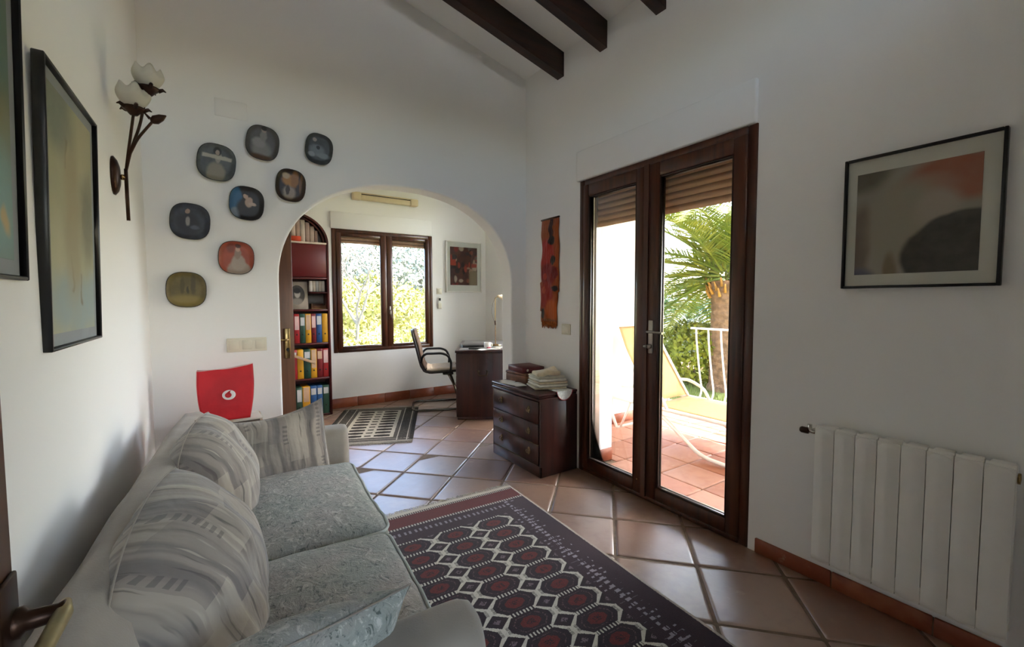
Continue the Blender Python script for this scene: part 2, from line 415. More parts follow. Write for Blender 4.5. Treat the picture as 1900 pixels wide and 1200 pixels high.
# local frame of the right wall: local x = -world y, local y = +world x
MR = Matrix(((0, 1, 0, XR), (-1, 0, 0, 0), (0, 0, 1, 0), (0, 0, 0, 1)))
d1 = MB(); frame4(d1, -DY1, -DY0, .0, DZ, .048, -.006, .075, MR, wb=.03); door1 = struct(d1.build('door_1', DOORW))
for (y0, y1, g0, g1) in ((1.784, 2.352, 1.868, 2.298), (1.172, 1.782, 1.244, 1.694)):
    m = MB(); M = MR
    m.rbox((-y1, -.014, .03), (-g1, .05, 2.09), .006, 1, M); m.rbox((-g0, -.014, .03), (-y0, .05, 2.09), .006, 1, M)
    m.rbox((-g1, -.014, .03), (-g0, .05, .108), .006, 1, M); m.rbox((-g1, -.014, 2.007), (-g0, .05, 2.09), .006, 1, M)
    leaf = m.build('door_leaf', DOORW, door1)
    MB().box((-g1 - .005, .018, .1), (-g0 + .005, .026, 2.012), M).build('glass_pane', GLASS, leaf)
    b = MB(); frame4(b, -g1, -g0, .108, 2.007, .009, -.008, .018, M, .002); b.build('glazing_bead', STEEL if False else plain('dark bead', '2a1a12', .3), leaf)
    s = MB(); frame4(s, -g1, -g0, .108, 2.007, .010, .026, .036, M, .002); s.build('spacer', STEEL, leaf)
    if y0 > 1.7:
        MB().box((-1.80, -.022, .03), (-1.764, -.012, 2.09), M).build('cover_strip', DOORW, leaf)
        MB().lathe([(0, 0), (.006, 0), (.006, .006), (0, .006)], 10, M @ T(-1.83, -.014, .12) @ RX(R(90))).build('screw_cap', BRASS, leaf)
    else:
        h = MB(); h.rbox((-1.752, -.024, .94), (-1.718, -.013, 1.145), .008, 2, M); hp = h.build('handle_plate', STEEL, leaf)
        h = MB(); h.tube(fillet([(-1.735, -.02, 1.075), (-1.735, -.062, 1.075), (-1.69, -.064, 1.078), (-1.625, -.056, 1.072)], .015), .008, 10, M); h.build('lever', STEEL, leaf)
        h = MB(); h.lathe([(0, 0), (.014, .002), (.016, .012), (.010, .03), (0, .032)], 14, M @ T(-1.735, -.024, .985) @ RX(R(90))); h.tube([(-1.735, -.05, .985), (-1.762, -.052, .985)], [.012, .006], 8, M); h.build('lock_knob', STEEL, leaf)
# roller shutter hanging behind the door
SLAT = wood('shutter slat', '9c7456', 'b88a68', .5, 1)
sh = thing('roller_shutter', 'partly lowered brown slatted roller shutter behind the glass doors', 'shutter', (2.335, 0, 0))
proto = None
for k in range(8):
    z = 1.806 + .042 * k
    if proto is None:
        proto = MB().grid(lambda u, v: (-.007 + .010 * math.sin(PI * v) * -1, 1.165 + 1.20 * u, .0405 * v), 1, 5).grid(lambda u, v: (.006, 1.165 + 1.20 * u, .0405 * v), 1, 1).build('slat', SLAT, sh); proto.location.z = z
    else: inst(proto, sh, (0, 0, z))
for y in (1.14, 2.352): MB().box((-.025, y - .012, .04), (.02, y + .012, 2.12)).build('guide_rail', STEEL, sh)

# far window
MF = T(0, YF, 0)
w1 = MB(); frame4(w1, WX0, WX1, WZ0, WZ1, .052, -.008, .07, MF); win = struct(w1.build('window_1', DOORW))
for (x0, x1, g0, g1) in ((1.112, 1.702, 1.172, 1.630), (1.704, 2.266, 1.776, 2.212)):
    m = MB(); z0, z1 = WZ0 + .045, WZ1 - .045; a, b = .728, 2.018
    m.rbox((x0, -.018, z0), (g0, .04, z1), .006, 1, MF); m.rbox((g1, -.018, z0), (x1, .04, z1), .006, 1, MF)
    m.rbox((g0, -.018, z0), (g1, .04, a), .006, 1, MF); m.rbox((g0, -.018, b), (g1, .04, z1), .006, 1, MF)
    leaf = m.build('sash', DOORW, win)
    MB().box((g0 - .005, .012, a - .005), (g1 + .005, .018, b + .005), MF).build('glass_pane', GLASS, leaf)
    if x0 > 1.5:
        h = MB(); h.rbox((1.722, -.026, 1.10), (1.742, -.016, 1.20), .005, 1, MF); h.tube([(1.732, -.02, 1.15), (1.732, -.05, 1.15), (1.732, -.052, 1.06)], .007, 8, MF); h.build('handle', STEEL, leaf)
sh = thing('roller_shutter', 'edge of a brown roller shutter above the study window view', 'shutter', (0, YF + .10, 0))
proto = None
for k in range(4):
    if proto is None: proto = MB().grid(lambda u, v: (WX0 + .03 + (WX1 - WX0 - .06) * u, -.006 - .01 * math.sin(PI * v), .041 * v), 1, 5).grid(lambda u, v: (WX0 + .03 + (WX1 - WX0 - .06) * u, .005, .041 * v), 1, 1).build('slat', SLAT, sh); proto.location.z = 1.955
    else: inst(proto, sh, (0, 0, 1.955 + .0425 * k))
# unseen terrace door, added to let sun and daylight into the study
MS = Matrix(((0, 1, 0, XS), (-1, 0, 0, 0), (0, 0, 1, 0), (0, 0, 0, 1)))
m = MB(); frame4(m, -SY1, -SY0, SZ0, SZ1, .06, .09, .16, MS); d4 = struct(m.build('door_added_study', DOORW))
MB().box((-SY1 + .05, .12, SZ0 + .05), (-SY0 - .05, .126, SZ1 - .05), MS).build('glass_pane', GLASS, d4)

MH = T(0, HY - .1, 0); m = MB(); frame4(m, -.5, 1.8, .25, 2.25, .05, -.03, .03, MH); w2 = struct(m.build('window_added_hall', DOORW)); MB().box((-.45, -.004, .30), (1.75, .004, 2.20), MH).build('glass_pane', GLASS, w2)  # unseen hall window, added to bring in fill light from behind the camera
m = MB(); frame4(m, .1, 1.75, 2.55, 2.95, .04, -.03, .03, T(0, YB - .08, 0)); w3 = struct(m.build('window_added_high', DOORW)); MB().box((.13, -.004, 2.58), (1.72, .004, 2.92), T(0, YB - .08, 0)).build('glass_pane', GLASS, w3)  # unseen high window, added to brighten the upper walls
# open door seen behind the left jamb of the arch
LEAFW = wood('door leaf wood', '5a3622', '744a30', .4, 2)
m = MB(); m.rbox((XL + .02, 3.44, .012), (.418, 3.482, 2.03), .004, 1)
d2 = struct(m.build('door_2', LEAFW))
m = MB(); m.rbox((.355, 3.430, .86), (.392, 3.440, 1.075), .01, 2); m.build('lock_plate', BRASS, d2)
m = MB(); m.tube(fillet([(.374, 3.435, .995), (.374, 3.395, .995), (.32, 3.392, .997), (.26, 3.398, .993)], .02), .008, 10); m.build('lever', BRASS, d2)
m = MB(); m.lathe([(0, 0), (.011, 0), (.011, .004), (0, .004)], 14, T(.374, 3.431, .925) @ RX(R(90))); m.box((.371, 3.4255, .908), (.377, 3.428, .925)); m.build('keyhole', BLACK, d2)
# door at the camera's side, opened along the left wall
HZ = .985
m = MB(); m.rbox((-.202, YB + .03, .01), (-.162, .556, 2.05), .004, 1); d3 = struct(m.build('door_3', LEAFW))
m = MB(); m.rbox((-.162, .512, HZ - .13), (-.158, .55, HZ + .05), .008, 2); m.build('lock_plate', BRONZE, d3)
m = MB(); m.lathe([(.013, 0), (.013, .004), (.0085, .007), (.0075, .026), (.009, .030), (0, .031)], 16, T(-.158, .540, HZ + .006) @ RY(R(90))); m.build('handle_neck', BRONZE, d3)
m = MB(); m.tube([(-.130, .553, HZ + .007), (-.128, .535, HZ + .006), (-.130, .50, HZ + .003), (-.133, .45, HZ), (-.136, .41, HZ - .002)], [.004, .007, .0068, .0062, .006], 12); m.build('lever', plain('dull brass', 'a3946c', .4, .2, 30, metal=.5), d3)

# ---------------------------------------------------------------- sofa and cushions
def sofa_cloth():
    p, x, y, z = coords()
    n = noise(p, 6, 3); w = noise(comb(x * 60, y * 60, z * 60), 4, 2)
    return {'c': mixc(ss(n, .3, .7), lin('8a8177'), lin('9b9287')), 'b': (n * 1.2 + w * .12, .35, .012)}
SOFAC = mat('beige chenille', sofa_cloth, .9, spec=.2, sheen=.3)
def stripe_cloth(ax):
    def build():
        p, x, y, z = coords()
        wob = (noise(p, 6, 2) - .5) * .05
        u = x + wob; v = z + (noise(p, 9, 2) - .5) * .03
        a = noise(comb(u * 30, v * 2.2, 1.0), 1, 2); b = noise(comb(u * 60, v * 5, 4.0), 1, 2, .6)
        cu2 = floor_(u * 12); cv = floor_(v * 9 + white(comb(cu2, 3.7)) * 7); blk = white(comb(cu2, cv, 1.3))
        c = mixc(ss(a, .36, .62), lin('69625e'), lin('a0968a'))
        c = mixc(gt(blk, .6) * .45, c, lin('736d6b')); c = mixc(lt(blk, .25) * .45, c, lin('b0a698'))
        c = mixc(ss(b, .60, .70) * .75, c, lin('423d3e')); c = mixc((1 - ss(b, .30, .38)) * .6, c, lin('b8ae9f'))
        cu = floor_(u * 6.5); zz = gt(fract(v * 55), .5) * band(fract(u * 6.5), .42, .55) * gt(white(comb(cu, floor_(v * 11))), .55)
        c = mixc(zz * .55, c, lin('4a4548'))
        n = noise(p, 24, 3)
        return {'c': mixc(n * .25, c, lin('8f867d')), 'b': (noise(p, 8, 3) + n * .35 + a * .3, .6, .016)}
    return build
STRIPE = mat('striped chenille', stripe_cloth(0), .9, spec=.2, sheen=.3)
def leaf_cloth():
    p, x, y, z = coords()
    q = comb(x + (noise(p, 9, 2) - .5) * .08, y + (noise(comb(y, x, z), 8, 2) - .5) * .08, z)
    a = noise(comb(x * 1.8 + y * .8, y * 1.2 - x * .6, z), 11, 5, .7, 2.2); b = noise(q, 4, 3); e = noise(comb(x * .7 - y * 1.5, x * 1.4 + y * .5, z), 19, 4, .65, 2.6)
    c = mixc(ss(b, .38, .62), lin('969a93'), lin('a39d97'))
    c = mixc(ss(a, .54, .66) * .85, c, lin('c9c8c0')); c = mixc((1 - ss(a, .34, .45)) * .85, c, lin('65716b'))
    c = mixc(ss(e, .58, .67) * .85, c, lin('46524d')); c = mixc((1 - ss(e, .33, .41)) * .6, c, lin('d2d0c8'))
    return {'c': c, 'b': (a + e * .6 + noise(q, 12, 4, .6, 1) * .5, .6, .012)}
LEAF = mat('leaf damask', leaf_cloth, .85, spec=.25, sheen=.3)
def wrinkle(v, s=.008, f=6): 
    n = mnoise.noise_vector(Vector(v) * f); return Vector(v) + n * s
SR = R(-3.4)
sofa = thing('sofa', 'beige two-seat sofa with leaf-patterned seat cushions along the left wall', 'sofa', (.125, 1.70, 0), SR)
LY0, LY1 = -.93, .95
m = MB(); m.rbox((-.37, LY0 + .03, .07), (.365, LY1 - .03, .335), .03, 3, fn=lambda v: wrinkle(v, .006, 5), cuts=4); m.build('base', SOFAC, sofa)
m = MB()
def backprof(u, v):
    y = LY0 + .02 + (LY1 - LY0 - .04) * u
    pr = [(-.375, .08), (-.395, .35), (-.40, .60), (-.385, .69), (-.345, .735), (-.285, .735), (-.235, .69), (-.205, .60), (-.185, .40), (-.18, .30)]
    t = v * (len(pr) - 1); i = min(int(t), len(pr) - 2); t -= i
    x = pr[i][0] * (1 - t) + pr[i + 1][0] * t; z = pr[i][1] * (1 - t) + pr[i + 1][1] * t
    e = 1 - max(0, abs(2 * u - 1) - .93) / .07 * .12
    return wrinkle((x, y, z * (e if z > .4 else 1)), .010, 4)
m.grid(backprof, 60, 27); m.add([backprof(0, j / 27) for j in range(28)], [tuple(range(28))]); m.add([backprof(1, j / 27) for j in range(28)], [tuple(range(27, -1, -1))])
m.build('backrest', SOFAC, sofa)
def arm(y0, y1, name='armrest'):
    def prof(u, v):
        a = v * PI; w = (y1 - y0) / 2; c = (y0 + y1) / 2; x = -.32 + .70 * u
        k = min(1, (1 - u) / .045) if u > .955 else 1; k = math.sqrt(max(0, 1 - (1 - k) ** 2)) * .25 + .75
        yy = -math.cos(a); zz = math.sin(a)
        if v < .001: return Vector((x, c - w * k, .07))
        if v > .999: return Vector((x, c + w * k, .07))
        sx = abs(yy) ** .6 * (1 if yy > 0 else -1); 
        return wrinkle((x, c + w * k * sx, .42 + .155 * zz ** .65 * (.93 + .07 * k)), .004, 5)
    m = MB(); m.grid(prof, 40, 20); m.add([prof(1, j / 20) for j in range(21)], [tuple(range(21))]); m.add([prof(0, j / 20) for j in range(21)], [tuple(range(20, -1, -1))])
    return m.build(name, SOFAC, sofa)
arm(.735, .945); arm(-.93, -.745)
def seat(y0, y1, x1):
    x0 = -.19; z0, z1 = .325, .455
    def fn(v):
        u = (v.x - (x0 + x1) / 2) / ((x1 - x0) / 2); w = (v.y - (y0 + y1) / 2) / ((y1 - y0) / 2); k = max(0, 1 - u * u) * max(0, 1 - w * w)
        s = 1 if v.z > (z0 + z1) / 2 else -.3
        v = Vector((v.x, v.y, v.z + s * .035 * k ** .6)); return wrinkle(wrinkle(v, .006, 4), .005, 11)
    m = MB(); m.rbox((x0, y0, z0), (x1, y1, z1), .035, 3, fn=fn, cuts=9); c = m.build('seat_cushion', LEAF, sofa)
    r = .045; ring = []
    for (cx, cy, a0) in ((x1 - r, y1 - r, 0), (x0 + r, y1 - r, PI / 2), (x0 + r, y0 + r, PI), (x1 - r, y0 + r, 1.5 * PI)):
        for k in range(6): a = a0 + PI / 2 * k / 5; ring.append((cx + r * math.cos(a), cy + r * math.sin(a)))
    pts = []
    for i in range(len(ring)):
        a, b = Vector(ring[i]), Vector(ring[(i + 1) % len(ring)]); n = max(1, int((b - a).length / .06))
        for k in range(n): q = a.lerp(b, k / n); pts.append((q.x, q.y))
    P2 = MB(); P2.tube([wrinkle(wrinkle((x, y, z1 - .014), .006, 4), .005, 11) for x, y in pts], .0065, 6, closed=True); P2.build('piping', plain('piping cloth %g' % y0, 'aab0ab', .8), c)
seat(-.165, .60, .362); seat(-.78, -.17, .352)
for x in (-.32, .30):
    for y in (-.86, .88): MB().lathe([(0, 0), (.02, 0), (.026, .07), (0, .07)], 10, T(x, y, 0)).build('foot', DOORW, sofa)

def pillow(label, material, c, rot, w, h, t, sag=0, seed=0, pinch=.08, wr=.012, group='loose cushions on the sofa', droop=0, rnd_=0.0, spin=0):
    N = 30; off = Vector((seed * 3.1, seed * 1.7, seed))
    def f(side):
        def g(u, v):
            u = 2 * u - 1; v = 2 * v - 1
            u = math.sin(u * PI / 2) * .35 + u * .65; v = math.sin(v * PI / 2) * .35 + v * .65
            th = max(0, (1 - u ** 4) * (1 - v ** 4)) ** .5 * (max(0, (1 - u * u) * (1 - v * v)) ** .25)
            x = u * w / 2 * (1 - pinch * (1 - v * v) * abs(u) ** 2) * math.sqrt(1 - rnd_ * v * v / 2); z = v * h / 2 * (1 - pinch * (1 - u * u) * abs(v) ** 2) * math.sqrt(1 - rnd_ * u * u / 2)
            z -= sag * (1 - u * u) * max(0, v) ** 1.5
            y = side * t / 2 * th
            p = Vector((x, y, z)); n1 = mnoise.noise(p * 6 + off); n2 = mnoise.noise(Vector((p.x * 16, p.y * 9, p.z * 7)) + off)
            e = min(1, th * 1.6)
            y += side * e * wr * (n1 + .6 * n2) - droop * (v * v)
            cs, sn_ = math.cos(R(spin)), math.sin(R(spin)); return (x * cs - z * sn_, y, x * sn_ + z * cs)
        return g
    m = MB(); m.grid(f(-1), N, N); m.grid(f(1), N, N)
    o = m.build('scatter_cushion', material); o.location = c; o.rotation_euler = rot
    tag(o, label, 'cushion', group)
    ring = [f(1)(i / N, 0) for i in range(N)] + [f(1)(1, i / N) for i in range(N)] + [f(1)(1 - i / N, 1) for i in range(N)] + [f(1)(0, 1 - i / N) for i in range(N)]
    MB().tube(ring, .0022, 6, closed=True).build('seam', SOFAC, o)
    return o
pillow('striped grey cushion propped against the far sofa arm', STRIPE, (.155, 2.31, .575), (R(-12), R(-3), R(3)), .54, .39, .13, sag=.05, seed=1, pinch=.05, rnd_=.12)
pillow('plump striped cushion in the corner beside the far arm cushion', STRIPE, (-.035, 1.98, .60), (R(-18), R(0), R(74)), .46, .44, .24, seed=2, sag=.0, wr=.022, rnd_=.55, spin=14, pinch=.0)
pillow('large striped cushion leaning on the sofa back nearest the camera', STRIPE, (-.075, 1.30, .575), (R(-24), R(0), R(80)), .66, .47, .26, seed=5, sag=.0, wr=.022, rnd_=.6, spin=9, pinch=.0)
pillow('leaf-patterned cushion slumped against the near sofa arm', LEAF, (.085, .925, .53), (R(-32), R(0), R(186)), .46, .34, .15, seed=8, sag=.02, wr=.018, rnd_=.15)

# ---------------------------------------------------------------- rugs
def rug_main():
    p, x, y, z = coords()
    wv = noise(comb(x * 260, y * 90, 0), 1, 1) * .006 - .003
    X = x + wv; Y = y + wv
    dR = -X; dL = X + 1.38; dF = -Y                  # distances from the right, left and far edges
    U = (X + .335) / .235; Vv = (Y + .39) / .1225
    fu = ab(fract(U + .5) - .5) * .235; fv = ab(fract(Vv + .5) - .5) * .1225
    step = floor_(fv * 260) / 260; fu_s = floor_(fu * 190) / 190
    d = mx(mx(fu / .108, fv / .059), (fu + fv * .95) / .125)
    dd = (ab(.1175 - fu)) / .058 + (ab(.06125 - fv)) / .043
    knot = white(comb(floor_(X * 300), floor_(Y * 300)))
    dark = mixc(knot, lin('1d1117'), lin('2c1820')); red = mixc(knot, lin('4f1412'), lin('6a1c17')); cream = mixc(knot, lin('b3aea2'), lin('cbc7bb')); mar = mixc(knot, lin('2a1720'), lin('331c27'))
    c = mixc(lt(dd, .92), cream, dark)                                   # diamonds between
    c = mixc(lt(dd, .34) * gt(knot, .35), c, lin('6d5a62'))
    c = mixc(lt(d, .99), c, cream)
    teeth = gt(fract(X * 62), .45)
    c = mixc(lt(d, .88), c, dark); c = mixc(gt(fv, .0505) * lt(fu, .055) * teeth, c, dark)
    e = mx(fu / .044, fv / .030)
    c = mixc(lt(e, 1) * lt((fu / .056 + fv / .038), 1.05), c, red)
    c = mixc(band(d, .62, .68) * gt(knot, .55), c, lin('5d4148'))
    c = mixc(lt(e, .42) * gt(noise(p, 160, 2), .5), c, lin('2a1216'))
    c = mixc(band(fu, .088, .108) * lt(fv, .018) * gt(fract(fv * 210), .5), c, dark)
    # borders
    side = mn(dR, dL); inb = lt(side, .215)
    bord = mar
    key = gt(fract(Y * 31), .45) * band(side, .135, .162) * gt(white(comb(floor_(Y * 62), floor_(X * 150))), .3)
    key2 = gt(fract(Y * 31 + .3), .7) * band(side, .095, .20) * gt(white(comb(floor_(Y * 93), floor_(X * 70))), .72)
    bord = mixc(sat(key + key2), bord, lin('8f8790'))
    diag = band(side, .20, .212) * gt(fract(Y * 40), .5)
    c = mixc(inb, c, bord)
    endb = lt(dF, .325); eb = mar
    k3 = band(dF, .225, .255) * gt(fract(X * 17), .35) * gt(ab(fract(X * 17) - .67), .12); eb = mixc(k3 * .8, eb, lin('8f8790'))
    c = mixc(endb * gt(side, .16), c, eb)
    c = mixc(band(dF, .165, .185), c, mixc(gt(fract(X * 60), .45), mar, lin('b7b0a4')))
    stripe = mixc(gt(fract((X * .6 + Y) * 95), .8), red, lin('4a1216'))
    c = mixc(lt(dF, .165), c, stripe)
    c = mixc(lt(dF, .05), c, mixc(gt(fract(X * 75), .5), lin('b3aa9c'), lin('33202a')))
    c = mixc(lt(dF, .028), c, lin('c6bfb0'))
    c = mixc(lt(side, .012), c, lin('b9aea2'))
    return {'c': c, 'b': (noise(comb(x * 300, y * 300, 0), 1, 2), .5, .003)}
RUGM = mat('red geometric pile', rug_main, .95, spec=.1, sheen=.2)
rug = thing('patterned_rug', 'dark red rug with rows of white-outlined octagons in front of the sofa', 'rug', (1.590, 2.425, .001), R(-2.6))
def rugf(L, Wd, thick=.009, sc=.003, seed=0):
    def g(u, v):
        x = -Wd + Wd * u; y = -L + L * v
        return (x, y, thick + sc * mnoise.noise(Vector((x * 3 + seed, y * 3, 0))))
    return g
m = MB(); RL = 2.35
m.grid(rugf(RL, 1.38), 24, 40); m.box((-1.38, -RL, 0), (0, 0, .006)); m.build('pile', RUGM, rug)
fr = random.Random(4); m = MB()
for k in range(260):
    x = -1.38 + 1.38 * k / 260 + fr.uniform(-.002, .002); l = fr.uniform(.025, .05); dx = fr.uniform(-.018, .018)
    m.tube([(x, -.004, .006), (x + dx * .4, l * .5, .006 + fr.uniform(0, .006)), (x + dx, l, .003)], [.0024, .002, .0012], 4, cap=False)
tag(m.build('fringe', plain('rug fringe', 'd6cfbf', .9), rug), kind='stuff')
def rug_grey():
    p, x, y, z = coords()
    w = noise(p, 60, 2) * .01 - .005; X = x + w; Y = y + w
    knot = white(comb(floor_(X * 160), floor_(Y * 160)))
    dk = mixc(knot, lin('2b2927'), lin('403d3a')); md = mixc(knot, lin('4a4744'), lin('5a5652')); lg = mixc(knot, lin('a8a397'), lin('bdb7aa'))
    ax = ab(X)
    c = md
    inner = lt(ax, .235) * lt(ab(Y), .50)
    t = fract(Y / .098); colw = ab(t - .5)
    blob = gt(ax, .055) * lt(ax, .20) * lt(colw + ab(ax - .13) * 1.6, .36)
    mid = lt(ax + colw * .10, .062); edge = band(ax + colw * .06, .20, .245)
    ci = mixc(sat(mid + edge), md, lg); ci = mixc(blob, mixc(sat(mid + edge), lg, lg), dk)
    ci = mixc(lt(ax, .03) * lt(colw, .17), ci, dk)
    c = mixc(inner, c, ci)
    c = mixc(band(ax, .27, .278) + band(ax, .36, .368) + band(ab(Y), .545, .552), c, lg)
    c = mixc(band(ax, .285, .355) * gt(knot, .6), c, dk); c = mixc(gt(ax, .385), c, dk)
    c = mixc(gt(ab(Y), .60), c, mixc(gt(fract(Y * 60), .5), md, lg))
    return {'c': c, 'b': (noise(comb(x * 250, y * 250, 0), 1, 2), .5, .003)}
g2 = thing('runner_rug', 'small charcoal and grey patterned rug under the study window', 'rug', (1.262, 4.46, .001), R(-24))
m = MB(); m.grid(lambda u, v: (-.42 + .84 * u, -.655 + 1.31 * v, .008 + .003 * mnoise.noise(Vector((u * 4, v * 5, 3)))), 16, 24); m.box((-.42, -.655, 0), (.42, .655, .006)); m.build('pile', mat('grey geometric pile', rug_grey, .95, spec=.1), g2)
m = MB()
for k in range(150):
    for s in (-1, 1):
        x = -.42 + .84 * k / 150; l = fr.uniform(.02, .045); m.tube([(x, s * .65, .005), (x + fr.uniform(-.01, .01), s * (.655 + l), .003)], [.002, .001], 4, cap=False)
tag(m.build('fringe', plain('grey rug fringe', '9c9589', .9), g2), kind='stuff')

# ---------------------------------------------------------------- chest of drawers and what lies on it
dr = thing('chest_of_drawers', 'low dark mahogany chest of three drawers beside the glass doors', 'dresser', (1.83, 2.405, 0))
DW, DD, DH = .65, .36, .605
MD = Matrix(((0, 1, 0, 0), (1, 0, 0, 0), (0, 0, 1, 0), (0, 0, 0, 1)))   # local: a along y, depth along x
def dbox(m, a, b, r=.004, seg=1):
    return m.rbox((a[1], a[0], a[2]), (b[1], b[0], b[2]), r, seg)
m = MB(); dbox(m, (0, .012, 0), (.018, DD, .56)); dbox(m, (DW - .018, .012, 0), (DW, DD, .56)); dbox(m, (0, DD - .012, 0), (DW, DD, .56)); dbox(m, (.018, .02, .03), (DW - .018, DD, .045)); m.build('carcass', CABW, dr)
m = MB(); dbox(m, (.0, .0, .585), (DW, DD, .605), .006, 2); dbox(m, (.008, .006, .57), (DW - .008, DD, .585)); dbox(m, (.002, .0, .552), (DW - .002, DD, .57), .006, 2); m.build('top', CABW, dr)
m = MB(); dbox(m, (.0, .012, 0), (DW, .03, .082)); m.build('plinth', CABW, dr)
PULL = plain('antique pull', '8d7a58', .35, .3, 60, metal=.9)
for z0, z1 in ((.388, .546), (.238, .382), (.09, .232)):
    m = MB(); dbox(m, (.022, .006, z0), (DW - .022, .024, z1), .003); dw = m.build('drawer', CABW, dr)
    m = MB(); m.box((.0045, .022, z0 - .004), (.008, DW - .022, z0 - .0015)); m.build('bead', PULL if z0 < .1 or z0 > .23 and z0 < .3 else CABW, dw)
    for a in (.13, DW - .15):
        zc_ = (z0 + z1) / 2 + .008
        m = MB(); m.add([(.004, a + .017 * math.cos(t * PI / 10), zc_ + .029 * math.sin(t * PI / 10)) for t in range(20)], [tuple(range(20))]); m.add([(.0, a + .014 * math.cos(t * PI / 10), zc_ + .025 * math.sin(t * PI / 10)) for t in range(20)], [tuple(range(20))])
        m.add([(.004, a + .017 * math.cos(t * PI / 10), zc_ + .029 * math.sin(t * PI / 10)) for t in range(20)] + [(.0, a + .014 * math.cos(t * PI / 10), zc_ + .025 * math.sin(t * PI / 10)) for t in range(20)], [(t, (t + 1) % 20, 20 + (t + 1) % 20, 20 + t) for t in range(20)], True)
        m.tube([(-.003, a - .012, zc_ + .006)] + [(-.012, a + .013 * math.cos(PI + t * PI / 8), zc_ + .004 + .018 * math.sin(PI + t * PI / 8)) for t in range(9)] + [(-.003, a + .012, zc_ + .006)], .0028, 6)
        m.build('drawer_pull', PULL, dw)
# brown leather box, burgundy book, papers, towels, doily
bx_ = thing('leather_box', 'brown leather-covered box under the burgundy book on the chest', 'box', (2.06, 2.905, .606), R(6))
LEA = plain('worn leather', '6b4531', .5, .3, 14, .3, 60)
m = MB(); m.rbox((-.10, -.125, 0), (.11, .125, .062), .008, 2); m.build('body', LEA, bx_)
m = MB(); m.rbox((-.103, -.128, .063), (.113, .128, .083), .008, 2); m.build('lid', LEA, bx_)
bk = thing('hardback_book', 'thick burgundy book with a small round spine mark on the leather box', 'book', (2.07, 2.90, .690), R(-6))
BURG = plain('burgundy cloth', '5e1a22', .45, .15, 30)
m = MB(); m.rbox((-.10, -.12, 0), (.10, .12, .004), .0015, 1); m.rbox((-.10, -.12, .038), (.10, .12, .042), .0015, 1); m.rbox((-.104, -.12, .0), (-.098, .12, .042), .002, 1); m.rbox((-.104, -.122, .001), (.10, -.118, .041), .001, 1); m.build('cover', BURG, bk)
m = MB(); m.box((-.097, -.116, .004), (.095, .115, .038)); m.build('pages', PAPER, bk)
m = MB(); m.lathe([(0, 0), (.010, 0), (.010, .0015), (0, .0015)], 16, T(-.055, -.122, .021) @ RX(R(90))); m.build('spine_mark', PAPER, bk)
for k, (x, y, a, w, h) in enumerate(((1.90, 2.86, 12, .10, .19), (1.915, 2.79, -16, .09, .17), (1.92, 2.94, 30, .08, .12))):
    m = MB(); m.grid(lambda u, v: ((u - .5) * w, (v - .5) * h, .004 * math.sin(u * 3) * math.sin(v * 5 + k) ** 2), 6, 8); m.grid(lambda u, v: ((u - .5) * w, (v - .5) * h, -.0008), 1, 1)
    o = m.build('loose_paper', PAPER); o.location = (x, y, .6075 + .002 * k); o.rotation_euler = (0, 0, R(a))
    tag(o, ('white letter lying at the front edge of the chest', 'printed sheet lying partly under the folded towels', 'small white slip tucked against the leather box')[k], 'paper', 'papers on the chest of drawers')
TOW = [plain('towel %d' % i, c, .95, .08, 40, .5, 300, .003, sheen=.4) for i, c in enumerate(('b9ad8f', 'd8d3c4', 'cbb997', 'd5d0c2', 'c4bda6', 'd9c8a6'))]
zz = .608; tr = random.Random(9)
for k in range(6):
    h = (.016, .018, .016, .017, .015, .036)[k]; w = (.125, .12, .118, .115, .11, .095)[k]; d = (.115, .112, .11, .105, .1, .08)[k]
    last = k == 5
    def fn(v, last=last, k=k):
        v = wrinkle(v, .002, 14)
        if last: v = v + Vector((0, 0, .022 * mnoise.noise(Vector((v.x * 12, v.y * 12, 2))) + .012 * math.sin(v.x * 30)))
        return v
    m = MB(); m.rbox((-w, -d, 0), (w, d, h), h * .48, 3, fn=fn, cuts=5); o = m.build('folded_towel', TOW[k])
    o.location = (2.045 + tr.uniform(-.008, .008), 2.60 + tr.uniform(-.012, .012), zz); o.rotation_euler = (0, 0, R(tr.uniform(-8, 8) - 14)); zz += h + .0025
    if not last:
        hem = MB(); hem.tube([(-w, -d * .9, h * .5), (-w - .001, 0, h * .5), (-w, d * .9, h * .5)], .0035, 6); hem.build('hem', TOW[1], o)
    tag(o, ('lowest olive towel in the folded stack on the chest', 'second towel from the bottom, white, in the folded stack', 'third towel from the bottom, beige, in the folded stack', 'fourth towel from the bottom, off-white, in the folded stack', 'fifth towel, just below the crumpled cloth on the stack', 'crumpled cream cloth on top of the folded towels')[k], 'towel', 'folded towels on the chest')
dl = thing('doily', 'white lace doily with a red edge hanging over the chest side', 'doily', (2.06, 2.405, .607))
m = MB()
def dfn(u, v):
    a = PI * u; r = .075 * v; x = r * math.cos(a); d = r * math.sin(a)
    return (x, -.006 if d > .006 else -d, .0015 - max(0, d - .006) * 1.0)
m.grid(dfn, 24, 8); m.grid(lambda u, v: (-.075 + .15 * u, .11 * v, .0012), 6, 6); m.build('lace', plain('lace', 'dfe4e3', .9, .15, 70), dl)
m = MB(); m.tube([(dfn(i / 24, 1)[0], -.007, dfn(i / 24, 1)[2]) for i in range(25)], .0028, 6); m.build('red_edging', plain('red edging', 'b0404a', .8), dl)

